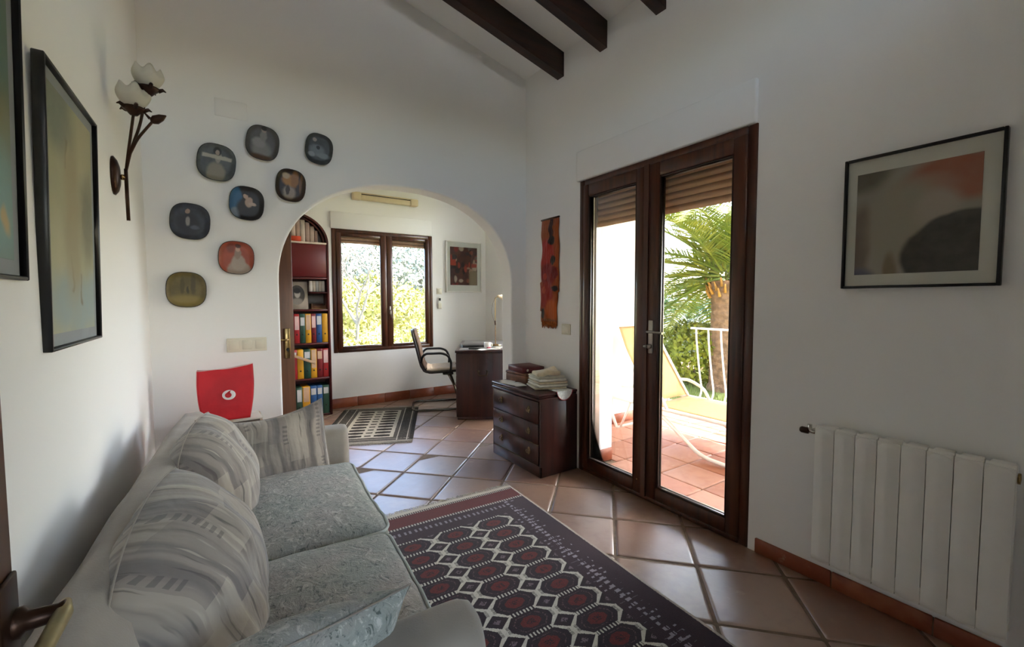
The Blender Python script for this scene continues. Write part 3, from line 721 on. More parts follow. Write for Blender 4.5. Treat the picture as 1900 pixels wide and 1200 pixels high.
# ---------------------------------------------------------------- side table and red bag
tb = thing('side_table', 'small wooden side table in the corner behind the sofa arm', 'table', (0, 2.885, 0))
TBW = wood('pine', '8a6844', 'a88a60', .5, 0)
MB().rbox((-.17, -.16, .575), (.17, .16, .597), .004, 1).build('table_top', TBW, tb)
for x in (-.145, .145):
    for y in (-.135, .135): MB().rbox((x - .017, y - .017, 0), (x + .017, y + .017, .575), .003, 1).build('leg', TBW, tb)
for k, (c, lab) in enumerate((('b59a70', 'tan magazine lying flat on the side table under the bag'), ('3a2a22', 'dark brown magazine between the tan one and the red bag'), ('bdb6aa', 'pale magazine directly under the red bag'))):
    o = MB().rbox((-.145, -.10, 0), (.145, .10, .007), .001, 1).build('magazine', plain('magazine %d' % k, c, .6)); o.location = (.0 + .008 * k, 2.86, .598 + .0078 * k); o.rotation_euler = (0, 0, R(4 * k - 4)); tag(o, lab, 'magazine', 'magazines on the side table')
RED = plain('red paper', 'c0121f', .62, .12, 7, .5, 7, .02)
bag = thing('gift_bag', 'red paper bag with a round white logo standing on the side table', 'bag', (.002, 2.84, .6225), R(-2))
def bagf(side):
    def g(u, v):
        x = 2 * u - 1; w = (.108 + .024 * math.sin(min(1, v * 1.35) * PI * .5)) if v < .75 else .132 - .01 * (v - .75)
        top = .276 + .010 * (x * x) + .012 * x * v if v > .9 else .276
        y = side * (.04 * (1 - v ** 3 * .85)); p = Vector((x * w, y, v * top))
        n = mnoise.noise(Vector((p.x * 13, side * 3, p.z * 13))); return (p.x + .002 * n, p.y + .005 * n * (1 if v > 0 else 0), p.z + (.004 * n if v > .95 else 0))
    return g
m = MB(); m.grid(bagf(-1), 22, 22); m.grid(bagf(1), 22, 22)
for u in (0, 1): m.grid(lambda a, b, u=u: tuple(Vector(bagf(-1)(u, b)).lerp(Vector(bagf(1)(u, b)), a)), 3, 22)
m.grid(lambda a, b: tuple(Vector(bagf(-1)(b, 0)).lerp(Vector(bagf(1)(b, 0)), a)), 2, 22); m.build('paper_body', RED, bag)
PINK = plain('white card edge', 'e3c4c2', .6)
m = MB()
for s in (-1, 1): m.tube([Vector(bagf(s)(i / 22, 1)) + Vector((0, 0, .0005)) for i in range(23)], .0017, 5)
for u in (0, 1): m.tube([bagf(-1)(u, i / 22) for i in range(23)], .0014, 5)
m.build('edge', PINK, bag)
def disc(m, cx, cz, r, y, n=32, rz=None): m.add([(cx + r * math.cos(2 * PI * i / n), y, cz + (rz or r) * math.sin(2 * PI * i / n)) for i in range(n)], [tuple(range(n))])
LW = plain('logo white', 'efe6e4', .5)
m = MB(); disc(m, .012, .138, .031, -.0455, rz=.027); lg = m.build('logo', LW, bag)
m = MB(); disc(m, .009, .137, .0155, -.0462, rz=.0145); m.add([(.0, -.0462, .143), (.004, -.0462, .152), (.013, -.0462, .159), (.024, -.0462, .163), (.019, -.0462, .157), (.018, -.0462, .15), (.019, -.0462, .145)], [tuple(range(7))]); m.build('logo_drop', RED, lg)

# ---------------------------------------------------------------- pictures and plates
def art(name, bgs, shapes, dist=.01, nsc=18, rough=.5, grain=.25, coat=0):
    def build():
        p, x, y, z = coords()
        X = x + (noise(p, nsc, 3) - .5) * dist * 2; Z = z + (noise(comb(z, x, y), nsc, 3) - .5) * dist * 2
        c = mixc(ss(noise(p, nsc * .6, 4), .35, .65), lin(bgs[0]), lin(bgs[1]))
        for s in shapes:
            if s[0] == 'e':
                _, cx, cz, rx, rz, col, soft = s
                a = (X - cx) / rx; b = (Z - cz) / rz; k = ss(sq(a * a + b * b), 1 + soft, 1 - soft) if False else 1 - ss(sq(a * a + b * b), 1 - soft, 1 + soft)
            else:
                _, x0, x1, z0, z1, col, soft = s
                k = ss(X, x0 - soft, x0 + soft) * (1 - ss(X, x1 - soft, x1 + soft)) * ss(Z, z0 - soft, z0 + soft) * (1 - ss(Z, z1 - soft, z1 + soft))
            c = mixc(k, c, lin(col))
        g = noise(p, nsc * 5, 3)
        return {'c': mixc(g * grain, c, lin(bgs[0]))}
    return mat(name, build, rough, coat=coat)
RIM = plain('plate rim', '1f1c1a', .4, .3, 40)
def sqc(a, w, h, n=2.65):
    h *= 1.05
    c, s = math.cos(a), math.sin(a)
    return (w / 2 * abs(c) ** (2 / n) * (1 if c >= 0 else -1), h / 2 * abs(s) ** (2 / n) * (1 if s >= 0 else -1))
def plate(x, z, w, h, tilt, label, bgs, shapes):
    t = thing('decorative_plate', label, 'plate', (x, YA - .001, z), 0, 'decorative plates on the arch wall'); t.rotation_euler = (0, R(tilt), 0)
    N = 40; m = MB()
    prof = [(.0, -.002), (.55, -.002), (.62, -.006), (1.0, -.024), (1.0, -.026), (.985, -.0275), (.80, -.0165), (.0, -.0145)]
    def g(u, v):
        i = min(int(v * 7 + 1e-6), 7); k, y = prof[i]; a = 2 * PI * u; p = sqc(a, w, h); return (p[0] * k, y, p[1] * k)
    m.grid(g, N, 7); m.build('dish', RIM, t)
    def g2(u, v):
        a = 2 * PI * u; p = sqc(a, w, h); k = .965 * v; y = -.0172 if v < .8 else -.0172 - (v - .8) / .2 * .0098; return (p[0] * k, y, p[1] * k)
    m = MB(); m.grid(g2, N, 10); m.build('painted_face', art('plate paint ' + label[:22], bgs, shapes, .006, 40, .42, .25, 0), t)
S = 'e'
plate(-.003, 2.066, .188, .200, 6, 'plate showing a figure in white with a pale crossing band', ('4b4f50', '5d6160'), [(S, .0, -.06, .045, .06, '8f8878', .2), (S, .005, .035, .016, .035, '9d968a', .2), ('b', -.07, .07, .02, .042, 'b8b0a0', .004), (S, .0, .065, .02, .022, '2a2522', .15), (S, .0, .058, .010, .014, 'a89484', .2)])
plate(.232, 2.220, .176, .196, 8, 'plate showing a seated pale figure on dull grey, topmost of the plates', ('4a4744', '565250'), [(S, .0, -.05, .05, .06, '7d7872', .3), (S, -.02, .0, .035, .03, '8d8884', .3), (S, .0, .045, .018, .035, '857f7a', .3), (S, -.002, .077, .013, .014, '9d8b80', .2), (S, -.002, .087, .015, .010, '241f1e', .2), (S, .0, -.085, .06, .02, '5e4636', .4)])
plate(.548, 2.243, .166, .186, 8, 'plate showing a reclining blue-grey figure, rightmost of the plates', ('343638', '404346'), [(S, -.01, -.01, .045, .035, '6a7076', .35), (S, .03, -.035, .04, .018, '767c80', .3), (S, -.04, -.04, .02, .015, '8a8f92', .3), (S, -.03, .055, .012, .012, '8f8580', .2), (S, -.005, .01, .012, .012, '1c1d1f', .2)])
plate(.378, 1.989, .170, .192, 6, 'plate with a golden ochre figure on a black ground', ('2a1c12', '352416'), [(S, -.005, .03, .045, .035, 'a5702a', .25), (S, -.03, .055, .02, .018, 'b9a07a', .3), (S, .02, .04, .022, .05, '8d5f26', .25), (S, -.005, -.045, .035, .04, '9a8a78', .3), (S, -.015, -.03, .012, .03, '3a2a1c', .3), (S, .055, .02, .008, .06, '6d4a22', .3)])
plate(.139, 1.850, .180, .190, 5, 'plate with a woman in black against a bright blue left side', ('1f1c1c', '262222'), [(S, -.075, .02, .05, .08, '2c5f86', .12), (S, -.05, -.06, .03, .03, '7d8a96', .3), (S, .02, -.03, .07, .07, '191617', .15), (S, .01, .01, .02, .03, 'b59a88', .2), (S, -.008, .042, .012, .016, 'bd9f8c', .2), (S, .028, .0, .02, .010, 'bfa794', .25), (S, .0, .066, .02, .015, '1d1716', .2)])
plate(-.137, 1.717, .186, .192, 4, 'dark blue plate with a small dim figure, leftmost in its row', ('2b2e38', '3a404d'), [(S, -.005, -.02, .05, .06, '242530', .3), (S, -.015, .055, .011, .013, 'a78f82', .2), (S, -.012, .0, .010, .025, '9a9690', .3), (S, .02, -.03, .02, .012, '565d6a', .4)])
plate(.077, 1.525, .182, .186, 3, 'orange-red plate with a seated lady in a wide pale dress', ('a0482e', '8d3c27'), [(S, .015, -.07, .06, .05, '9a9084', .15), (S, .01, -.03, .035, .05, 'a39a8d', .2), (S, .005, .025, .018, .03, '8d7f74', .2), (S, .005, .052, .012, .015, 'c0a08c', .2), (S, .005, .07, .016, .012, '2b1c18', .2), (S, -.03, .055, .02, .03, '6d2f22', .4)])
plate(-.167, 1.334, .186, .190, 2, 'olive-gold plate with faint vertical strokes, lowest of the plates', ('5b4f28', '6b5c30'), [(S, -.02, .02, .01, .05, '4a421f', .4), (S, .03, .03, .012, .06, '493f22', .4), (S, 0, -.06, .08, .03, '857238', .5), (S, .005, .0, .006, .02, '3a3319', .3)])

def picture(name, label, loc, rz, w, h, d, fw_, fcol, matw, matcol, bgs, shapes, dist=.02, nsc=9, glass=False, grain=.3, tilt=0, mb=None):
    t = thing(name, label, 'picture', loc, 0); t.rotation_euler = (R(tilt), 0, rz)
    m = MB(); frame4(m, -w / 2, w / 2, -h / 2, h / 2, fw_, -d, 0, Matrix(), .002); m.build('frame', fcol, t)
    MB().box((-w / 2 + .002, -d * .45, -h / 2 + .002), (w / 2 - .002, -.001, h / 2 - .002)).build('mount', matcol, t)
    b = mb or (matw, matw, matw, matw)
    MB().box((-w / 2 + fw_ + b[0], -d * .45 - .0015, -h / 2 + fw_ + b[2]), (w / 2 - fw_ - b[1], -d * .45, h / 2 - fw_ - b[3])).build('print', art(name + ' art ' + label[:14], bgs, shapes, dist, nsc, .6, grain), t)
    if glass: MB().box((-w / 2 + fw_ * .6, -d * .75, -h / 2 + fw_ * .6), (w / 2 - fw_ * .6, -d * .75 + .002, h / 2 - fw_ * .6)).build('glass', GLASS, t)
    return t
BLKF = plain('black frame', '0f0f11', .35, .1)
MATG = plain('off-white mount', 'c9c8bb', .8, .03); MATW = plain('white mount', 'f3f0e8', .75, .03); MATB = plain('grey mount', '8b9094', .7, .06)
picture('framed_print', 'black-framed abstract print with rust and charcoal shapes above the radiator', (XR - .001, .5325, 1.577), R(-90), .452, .525, .028, .010, BLKF, .04, MATG, ('8f8a7c', '9a9486'),
        [(S, -.2, .22, .13, .10, '55503f', .25), ('e', -.17, -.07, .04, .14, '6d5e50', .3), (S, .12, .13, .15, .085, '9a5a3f', .25), (S, .02, .10, .09, .05, 'a07a66', .4), (S, -.03, -.02, .115, .16, '97917f', .3), (S, .06, .03, .06, .06, 'a3988a', .4), (S, .17, -.16, .205, .17, '2d2a28', .05), (S, -.17, -.22, .05, .04, '5a5a70', .4), (S, .16, .225, .07, .02, '6b776c', .3), (S, -.065, -.20, .02, .07, '77664a', .4)], .03, 5, mb=(.032, .045, .045, .055))
for (y0, y1, z0, z1, lab, bgs, sh) in (
        (1.385, 1.87, 1.155, 1.82, 'tall black-framed abstract painting in misty greens beside the wall lamp', ('9a9878', 'aaa585'), [(S, .05, -.22, .3, .08, '8a9a9c', .5), (S, -.12, .25, .12, .1, '6d7568', .5), (S, .15, .02, .08, .12, '6b6a55', .5), (S, -.04, .08, .02, .12, 'a39a78', .5), ('b', -.02, -.008, -.20, -.10, '5d5a4c', .006), ('b', .055, .066, -.22, -.13, '5d5a4c', .006), ('b', -.06, -.052, .12, .22, '57533f', .006), ('b', .09, .097, -.02, .04, '4c4838', .005), (S, .0, .0, .08, .2, '94896a', .6)]),
        (.70, 1.275, 1.312, 2.08, 'large abstract painting in blue-green and gold cut by the left edge', ('6f8078', '808d79'), [(S, .1, .25, .15, .12, '8d8452', .6), (S, .15, -.05, .12, .1, '7d7546', .6), (S, .1, -.25, .2, .1, '7da0a0', .6), (S, .2, .05, .1, .1, '4f6a5c', .5), (S, .22, -.27, .02, .02, 'b9a070', .5)])):
    picture('framed_painting', lab, (XL + .001, (y0 + y1) / 2, (z0 + z1) / 2), R(90), y1 - y0, z1 - z0, .022, .008, BLKF, .03, MATB, bgs, sh, .05, 7, tilt=1.2)
rp = random.Random(21); shp = []
for k in range(34):
    shp.append((S, rp.uniform(-.2, .2), rp.uniform(-.25, .26), rp.uniform(.012, .04), rp.uniform(.015, .05), rp.choice(('b0402a', '8d2a20', '2a1c1c', 'c9a48a', '5d3a30', 'd0b8a0', '3a2a2a', '96503a', '7a6a5c')), .25))
shp += [('b', -.2, -.12, .02, .10, 'c04022', .008), ('b', .12, .2, .0, .05, 'b84028', .008), ('b', .08, .2, -.25, -.05, '9a8a6c', .02)]
picture('framed_print', 'white-framed red and brown abstract print on the study wall by the window', (2.77, YF - .001, 1.722), 0, .545, .692, .03, .016, WHITE_METAL, .05, MATW, ('4a2620', '6a3a2c'), shp, .012, 14, True, mb=(.05, .05, .085, .06))

# ---------------------------------------------------------------- wall lamp shaped as flowers
sc = thing('wall_sconce', 'bronze flower-shaped wall lamp with two frosted tulip shades', 'lamp', (XL, 2.27, 1.755))
m = MB(); m.lathe([(0, 0), (.058, 0), (.060, .006), (.048, .016), (.030, .022), (0, .024)], 24, T(0, 0, 0) @ RY(R(90)) @ Matrix.Diagonal((1.25, .8, 1, 1))); m.build('backplate', BRONZE, sc)
m = MB(); m.tube([(.01, 0, 0), (.042, 0, -.005)], .007, 8); m.ball((.03, 0, -.003), .011, 8); m.build('bracket', BRASS, sc)
m = MB(); m.tube([(.042, -.01, -.17), (.041, -.008, -.08), (.040, 0, .03)], [.006, .0065, .006], 8); m.build('stem', BRONZE, sc)
F1, F2, BD = (.080, -.07, .23), (.126, -.07, .315), (.137, -.07, .212)
for nm, pth in (('branch', [(.040, 0, .02), (.055, -.03, .10), (.070, -.06, .17), F1]), ('branch', [(.040, 0, .02), (.062, -.03, .10), (.096, -.06, .19), (.110, -.07, .26), F2]), ('branch', [(.055, -.02, .08), (.085, -.05, .14), (.118, -.065, .185), BD])):
    m = MB(); m.tube(fillet(pth, .04, 4), .0048, 8); m.build(nm, BRONZE, sc)
def frosted():
    p, x, y, z = coords(); return {'c': mixc(noise(p, 20, 3), lin('cfc8b4'), lin('e2dccb'))}
FROST = mat('frosted glass', frosted, .45, transm=.25)
for c, s in ((F1, 1.0), (F2, .95)):
    M = T(*c)
    m = MB(); m.lathe([(0, -.012), (.012, -.01), (.02, .0), (.034, .012), (.036, .018), (.02, .008), (0, .004)], 16, M)
    for k in range(5):
        a = 2 * PI * k / 5; m.tube([(.03 * math.cos(a), .03 * math.sin(a), .012), (.045 * math.cos(a), .045 * math.sin(a), .02), (.054 * math.cos(a), .054 * math.sin(a), .014)], [.008, .006, .002], 6, M)
    m.build('calyx', BRONZE, sc)
    def pf(u, v):
        a = 2 * PI * u; r = s * (.018 + .036 * math.sin(min(1, v * 1.25) * PI / 2) - .014 * max(0, v - .6) / .4) * (1 + .07 * math.cos(5 * a))
        return (r * math.cos(a), r * math.sin(a), .008 + s * (.085 * v + .010 * v * math.cos(5 * a)))
    m = MB(); m.grid(pf, 40, 10, M); o = m.build('tulip_shade', FROST, sc); sm = o.modifiers.new('thickness', 'SOLIDIFY'); sm.thickness = .003
m = MB(); m.lathe([(0, -.01), (.010, -.006), (.017, .008), (.013, .03), (.003, .048), (0, .05)], 12, T(*BD) @ RY(R(55))); m.tube([(BD[0] - .01, BD[1], BD[2] + .006), (BD[0] - .03, BD[1], BD[2] + .03)], [.006, .002], 6); m.build('bud', BRONZE, sc)

# ---------------------------------------------------------------- switches, covers, small wall fittings
def switch(name, label, loc, rz, w, h, n, cat='switch'):
    t = thing(name, label, cat, loc, rz)
    MB().rbox((-w / 2, -.010, -h / 2), (w / 2, 0, h / 2), .004, 2).build('plate', IVORY, t)
    for k in range(n):
        c = -w / 2 + w * (k + .5) / n; q = w / n * .36
        MB().rbox((c - q, -.014, -h * .33), (c + q, -.009, h * .33), .002, 1).build('rocker', IVORY, t)
switch('light_switch', 'triple ivory light switch below the plates on the arch wall', (.1155, YA, 1.005), 0, .208, .083, 3)
switch('light_switch', 'single ivory switch beside the glass doors under the textile hanging', (XR, 2.54, 1.045), R(-90), .10, .083, 1)
switch('thermostat', 'small square ivory switch by the study window, upper of two', (2.405, YF, 1.392), 0, .075, .08, 1)
rm = thing('remote_holder', 'slim remote control in a wall holder by the study window', 'remote', (2.405, YF, 1.235))
MB().rbox((-.026, -.022, -.075), (.026, 0, .0), .006, 2).build('holder', IVORY, rm); MB().rbox((-.021, -.02, -.06), (.021, -.004, .075), .005, 2).build('remote', WHITE_METAL, rm); MB().rbox((-.015, -.022, .03), (.015, -.019, .065), .002, 1).build('display', BLACK, rm)
cv = thing('cover_plate', 'blank painted cover plate high on the arch wall', 'cover plate', (.077, YA, 2.389))
MB().rbox((-.08, -.006, -.05), (.08, 0, .05), .002, 1).build('plate', WALL, cv)
ht = thing('wall_heater', 'long cream wall heater with end caps above the study window', 'heater', (1.70, YF, 2.50))
CRM = plain('cream enamel', 'd8c7a4', .45, .04)
m = MB(); m.rbox((-.40, -.085, -.045), (-.30, 0, .04), .012, 2); m.build('end_cap', CRM, ht); m = MB(); m.rbox((.30, -.085, -.045), (.40, 0, .04), .012, 2); m.build('end_cap', CRM, ht)
MB().rbox((-.302, -.075, -.04), (.302, 0, .018), .012, 3).build('body', CRM, ht); MB().rbox((-.30, -.07, .016), (.30, 0, .026), .002, 1).build('slot', BLACK, ht); MB().rbox((-.302, -.078, .025), (.302, 0, .038), .004, 1).build('hood', CRM, ht)

# ---------------------------------------------------------------- textile hanging
def textile():
    p, x, y, z = coords()
    q = comb(x + (noise(p, 14, 3) - .5) * .06, z + (noise(comb(z, x, 0), 14, 3) - .5) * .06, 0)
    c = mixc(noise(p, 8, 3), lin('8d3a12'), lin('a5521c'))
    for cx, cz, rx, rz, col in ((.0, .33, .10, .12, '9a4c1c'), (.02, .36, .025, .10, '3a1710'), (-.03, .15, .10, .12, 'a82412'), (.03, .25, .035, .04, '2c2018'), (.04, .09, .035, .04, '221714'), (-.02, -.02, .10, .10, '7d1410'), (-.05, -.03, .03, .03, 'a8381a'), (.07, -.0, .04, .05, '6d100e'), (.06, -.13, .05, .025, '1f1614'), (-.04, -.18, .09, .11, '921c10'), (-.07, -.14, .03, .03, 'b04a2a'), (.025, -.30, .075, .085, 'b0521a'), (-.08, -.33, .025, .045, '1f1816'), (0, -.42, .12, .05, '7d4414')):
        s = NT.nodes.new('ShaderNodeSeparateXYZ'); NT.links.new(q.k, s.inputs[0]); a = (V(s.outputs[0]) - cx) / rx; b = (V(s.outputs[1]) - cz) / rz
        c = mixc(1 - ss(sq(a * a + b * b), .75, 1.15), c, lin(col))
    return {'c': c, 'b': (noise(comb(x * 50, y * 50, z * 8), 1.5, 4), .8, .01)}
hg = thing('textile_hanging', 'narrow orange and red woven hanging on the wall by the doors', 'wall hanging', (XR - .002, 2.73, 1.49), R(-90))
def hf(side):
    def g(u, v):
        z = -.40 + .83 * v; n = mnoise.noise(Vector((0, 1.3, z * 7))); n2 = mnoise.noise(Vector((4, 0, z * 8)))
        x0 = -.112 - .016 * n - (.02 if .1 < v < .4 else 0); x1 = .105 + .014 * n2 - (.02 if v < .3 else 0); x = x0 + (x1 - x0) * u
        e = math.sqrt(max(0, 1 - (2 * u - 1) ** 4)) * min(1, (1 - v) * 12, v * 12 + .3)
        y = -.006 - side * e * (.014 + .016 * max(0, mnoise.noise(Vector((x * 13, 3, z * 11)) ))); return (x, y if side else -.002, z)
    return g
m = MB(); m.grid(hf(1), 18, 70); m.grid(hf(0), 18, 70); m.build('woven_body', mat('orange felt', textile, .95, sheen=.3), hg)
m = MB(); rh = random.Random(2)
for k in range(46):
    x = -.10 + .19 * k / 45; l = rh.uniform(.03, .06); m.tube([(x, -.012, -.39), (x + rh.uniform(-.006, .006), -.014, -.39 - l)], [.004, .0025], 5)
tag(m.build('fringe', plain('rust yarn', '8d4a1a', .95, .4, 60), hg), kind='stuff')
MB().tube([(-.11, -.012, .425), (.115, -.012, .425)], .007, 8).build('hanging_rod', BRONZE, hg)

# ---------------------------------------------------------------- radiator
rd = thing('radiator', 'white eight-section panel radiator under the abstract print', 'radiator', (2.08, .80, .15), R(-90))
pitch = .0705; sec = None
for k in range(8):
    if sec is None:
        m = MB()
        def fr_(u, v):
            x = .0012 + (pitch - .0024) * u; b = -.0065 * min(1, (1 - abs(2 * u - 1)) * 1.15 + .0); z = .585 * v; zr = .018 * max(0, (v - .955) / .045) ** 2 + .012 * max(0, (.03 - v) / .03) ** 2
            return (x, b + zr, z)
        m.grid(fr_, 8, 40); m.box((.0014, .0005, .004), (pitch - .0014, .010, .578)); m.box((0, .002, .012), (pitch, .008, .07)); m.box((0, .006, .53), (pitch, .012, .575)); m.box((pitch / 2 - .004, .008, .02), (pitch / 2 + .004, .075, .56))
        m.rbox((.004, .065, .01), (pitch - .004, .078, .575), .004, 1); m.tube([(0, .04, .045), (pitch, .04, .045)], .018, 10); m.tube([(0, .04, .54), (pitch, .04, .54)], .018, 10)
        m.rbox((.006, .01, .55), (pitch - .006, .075, .581), .004, 1)
        sec = m.build('section', WHITE_METAL, rd)
    else: inst(sec, rd, (pitch * k, 0, 0))
m = MB(); m.tube(fillet([(0, .04, .545), (-.035, .04, .545), (-.035, .04, .575)], .015), .009, 8); m.tube([(-.03, .04, .545), (-.03, .117, .545)], .008, 8); m.build('valve_pipe', CHROME, rd)
m = MB(); m.lathe([(0, 0), (.012, 0), (.014, .004), (.014, .028), (.010, .034), (0, .034)], 14, T(-.038, .04, .545) @ RY(R(-90))); m.build('valve_knob', BRONZE, rd)
m = MB(); m.lathe([(0, 0), (.018, 0), (.018, .006), (0, .008)], 14, T(pitch * 8, .04, .54) @ RY(R(90))); m.build('end_plug', BRASS, rd)
for x in (.10, .46): MB().box((x, .07, .47), (x + .02, .117, .50)).build('wall_bracket', WHITE_METAL, rd)

# ---------------------------------------------------------------- study: desk, chair, bookcase
dk = thing('desk', 'dark mahogany pedestal desk with a grey leather top in the study corner', 'desk', (2.03, 4.115, 0), R(-31))
MB().rbox((-.01, -.01, .715), (.56, 1.14, .742), .005, 2).build('top', CABW, dk)
MB().box((.03, .03, .7425), (.52, 1.10, .7435)).build('leather_inlay', plain('grey leather', '6d6c6b', .35, .08, 30), dk)
m = MB(); m.rbox((0, 0, .03), (.55, .018, .715), .003, 1); m.rbox((0, .38, .03), (.55, .40, .715), .003, 1); m.rbox((.53, .018, .03), (.55, .38, .715), .003, 1); m.rbox((.02, .018, .03), (.53, .38, .05), .003, 1); m.rbox((.01, .008, 0), (.54, .39, .03), .003, 1); m.build('pedestal', CABW, dk)
m = MB(); m.rbox((0, .75, .03), (.55, .768, .715), .003, 1); m.rbox((0, 1.112, .03), (.55, 1.13, .715), .003, 1); m.rbox((.53, .768, .03), (.55, 1.112, .715), .003, 1); m.rbox((.01, .76, 0), (.54, 1.12, .03), .003, 1); m.build('pedestal', CABW, dk)
MB().rbox((.53, .40, .35), (.545, .75, .715), .003, 1).build('modesty_panel', CABW, dk)
for y0, y1 in ((.022, .378), (.772, 1.108)):
    for z0, z1 in ((.06, .26), (.27, .47), (.48, .70)):
        d = MB().rbox((-.004, y0, z0), (.016, y1, z1), .003, 1).build('drawer', CABW, dk)
        c = (y0 + y1) / 2; MB().tube([(-.004, c - .04, (z0 + z1) / 2 + .01), (-.02, c - .03, (z0 + z1) / 2 - .01), (-.02, c + .03, (z0 + z1) / 2 - .01), (-.004, c + .04, (z0 + z1) / 2 + .01)], .004, 6).build('drawer_pull', PULL, d)
m = MB(); m.tube(fillet([(.235, -.003, .515), (.235, -.02, .515), (.235, -.022, .475), (.325, -.022, .475), (.325, -.02, .515), (.325, -.003, .515)], .02), .005, 8)
for x in (.235, .325): m.lathe([(0, 0), (.014, 0), (.012, .006), (0, .008)], 12, T(x, 0, .515) @ RX(R(90)))
m.build('carry_handle', plain('old brass', '5a4632', .35, .2, metal=.8), dk)
def on_desk(a, b, z=.744): # local desk point to world
    c, s = math.cos(R(-31)), math.sin(R(-31)); return (2.03 + a * c - b * s, 4.115 + a * s + b * c, z)
lp = thing('laptop', 'closed black laptop on the grey desk top', 'laptop', on_desk(.19, .38), R(-20))
MB().rbox((-.16, -.115, 0), (.16, .115, .013), .004, 2).build('base', BLACK, lp); MB().rbox((-.16, -.115, .014), (.16, .115, .024), .004, 2).build('lid', plain('laptop lid', '232325', .3), lp)
mg = thing('mug', 'white round-bellied mug beside the laptop on the desk', 'mug', on_desk(.33, .14), 0)
m = MB(); m.lathe([(0, .002), (.030, .002), (.036, .015), (.038, .045), (.036, .07), (.032, .07), (.034, .045), (.032, .012), (0, .008)], 24); m.build('body', WHITE_METAL, mg)
m = MB(); m.tube(fillet([(.034, 0, .06), (.06, 0, .058), (.062, 0, .025), (.035, 0, .02)], .02), .005, 8); m.build('handle', WHITE_METAL, mg)
o = MB().rbox((-.035, -.07, 0), (.035, .07, .010), .004, 2).build('mobile_phone', BLACK); o.location = on_desk(.20, .12); o.rotation_euler = (0, 0, R(50)); tag(o, 'black mobile phone in front of the mug on the desk', 'phone')
for k, (a, b, r, c, lab) in enumerate(((.30, .045, 10, PAPER, 'white paper at the front edge of the desk'), (.40, .06, -25, PAPER, 'folded white sheet overlapping another paper at the desk edge'), (.45, .17, 40, IVORY, 'pale slip of paper behind the mug on the desk'))):
    m = MB(); m.grid(lambda u, v: ((u - .5) * .15, (v - .5) * .09, .006 * math.sin(u * 4 + k) * v), 6, 5); m.grid(lambda u, v: ((u - .5) * .15, (v - .5) * .09, -.0006), 1, 1); o = m.build('paper_sheet', c); o.location = on_desk(a, b, .7455 + .004 * k); o.rotation_euler = (0, 0, R(r)); tag(o, lab, 'paper', 'papers on the desk')
o = MB().rbox((-.02, -.013, 0), (.02, .013, .014), .004, 2).build('eraser', plain('pink rubber', 'b04a58', .7)); o.location = on_desk(.345, .05, .757); tag(o, 'small pink eraser lying on the desk papers', 'eraser')
lm = thing('desk_lamp', 'slender brass desk lamp with a tilted cream shade', 'lamp', on_desk(.42, .47), R(0))
m = MB(); m.lathe([(0, 0), (.07, 0), (.07, .008), (.02, .016), (0, .016)], 24); m.build('base', BRASS, lm)
m = MB(); m.tube(fillet([(0, 0, .01), (0, 0, .40), (0, 0, .54), (.02, 0, .565), (.06, 0, .56)], .03), .0045, 8); m.build('stem', BRASS, lm)
m = MB(); m.lathe([(0, 0), (.009, 0), (.009, .05), (0, .05)], 10, T(0, 0, .24)); m.build('joint', BRONZE, lm)
m = MB(); m.tube([(.004, 0, .56)] + [(-.045 * math.sin(PI * k / 10) - .002, 0, .56 - .31 * k / 10) for k in range(1, 11)], .0018, 6); m.build('cord', BRONZE, lm)
m = MB(); m.lathe([(.014, 0), (.034, .075), (.031, .075), (.011, .002)], 20, T(.035, 0, .572) @ RY(R(100))); m.build('shade', plain('cream shade', 'c9b79a', .5), lm)

ch = thing('office_chair', 'cantilever chair with dark shell, beige padding and black armrests at the desk', 'chair', (2.14, 4.80, 0), R(-23))
TAN = plain('tan upholstery', '5e4a3c', .85, .15, 30, .3, 90); BEI = plain('beige upholstery', 'c9b9a6', .9, .08, 30, .3, 90); SHELL = plain('dark shell', '2a211d', .4, .1)
m = MB(); hw = .245
path = [(.10, -hw, .425), (.165, -hw, .30), (.235, -hw, .06), (.225, -hw, .013), (.17, -hw, .013), (-.27, -hw, .013), (-.31, -hw + .06, .013), (-.31, hw - .06, .013), (-.27, hw, .013), (.17, hw, .013), (.225, hw, .013), (.235, hw, .06), (.165, hw, .30), (.10, hw, .425)]
m.tube(fillet(path, .04, 4), .0125, 10); m.build('cantilever_base', plain('dull chrome', '77706a', .25, .05, metal=1), ch)
MB().rbox((.04, -.25, .415), (.16, .25, .435), .006, 1).build('seat_bracket', BLACK, ch)
def chair_surf(off, hwid, t0, t1):
    pr = [(.25, .445), (.20, .46), (.05, .452), (-.10, .445), (-.165, .462), (-.20, .52), (-.225, .62), (-.255, .75), (-.285, .86), (-.30, .93)]
    def g(u, v):
        t = (t0 + (t1 - t0) * v) * 9; i = min(int(t), 8); f = t - i; x = pr[i][0] * (1 - f) + pr[i + 1][0] * f; z = pr[i][1] * (1 - f) + pr[i + 1][1] * f
        dx, dz = pr[i + 1][0] - pr[i][0], pr[i + 1][1] - pr[i][1]; l = math.hypot(dx, dz); nx, nz = dz / l, -dx / l
        k = max(0, (v * (t1 - t0) + t0 - .86) / .14); w = hwid * (1 - .35 * k * k); s = 2 * u - 1; rim = max(0, abs(s) - .75) / .25
        o = off + (.012 * s * s) - (.02 * rim * rim if off > 0 else 0)
        return (x + nx * o, s * w, z + nz * o)
    return g
m = MB(); m.grid(chair_surf(-.028, .235, 0, 1), 16, 40); m.grid(chair_surf(-.004, .235, 0, 1), 16, 40)
for u in (0, 1): m.grid(lambda a, b, u=u: tuple(Vector(chair_surf(-.028, .235, 0, 1)(u, b)).lerp(Vector(chair_surf(-.004, .235, 0, 1)(u, b)), a)), 1, 40)
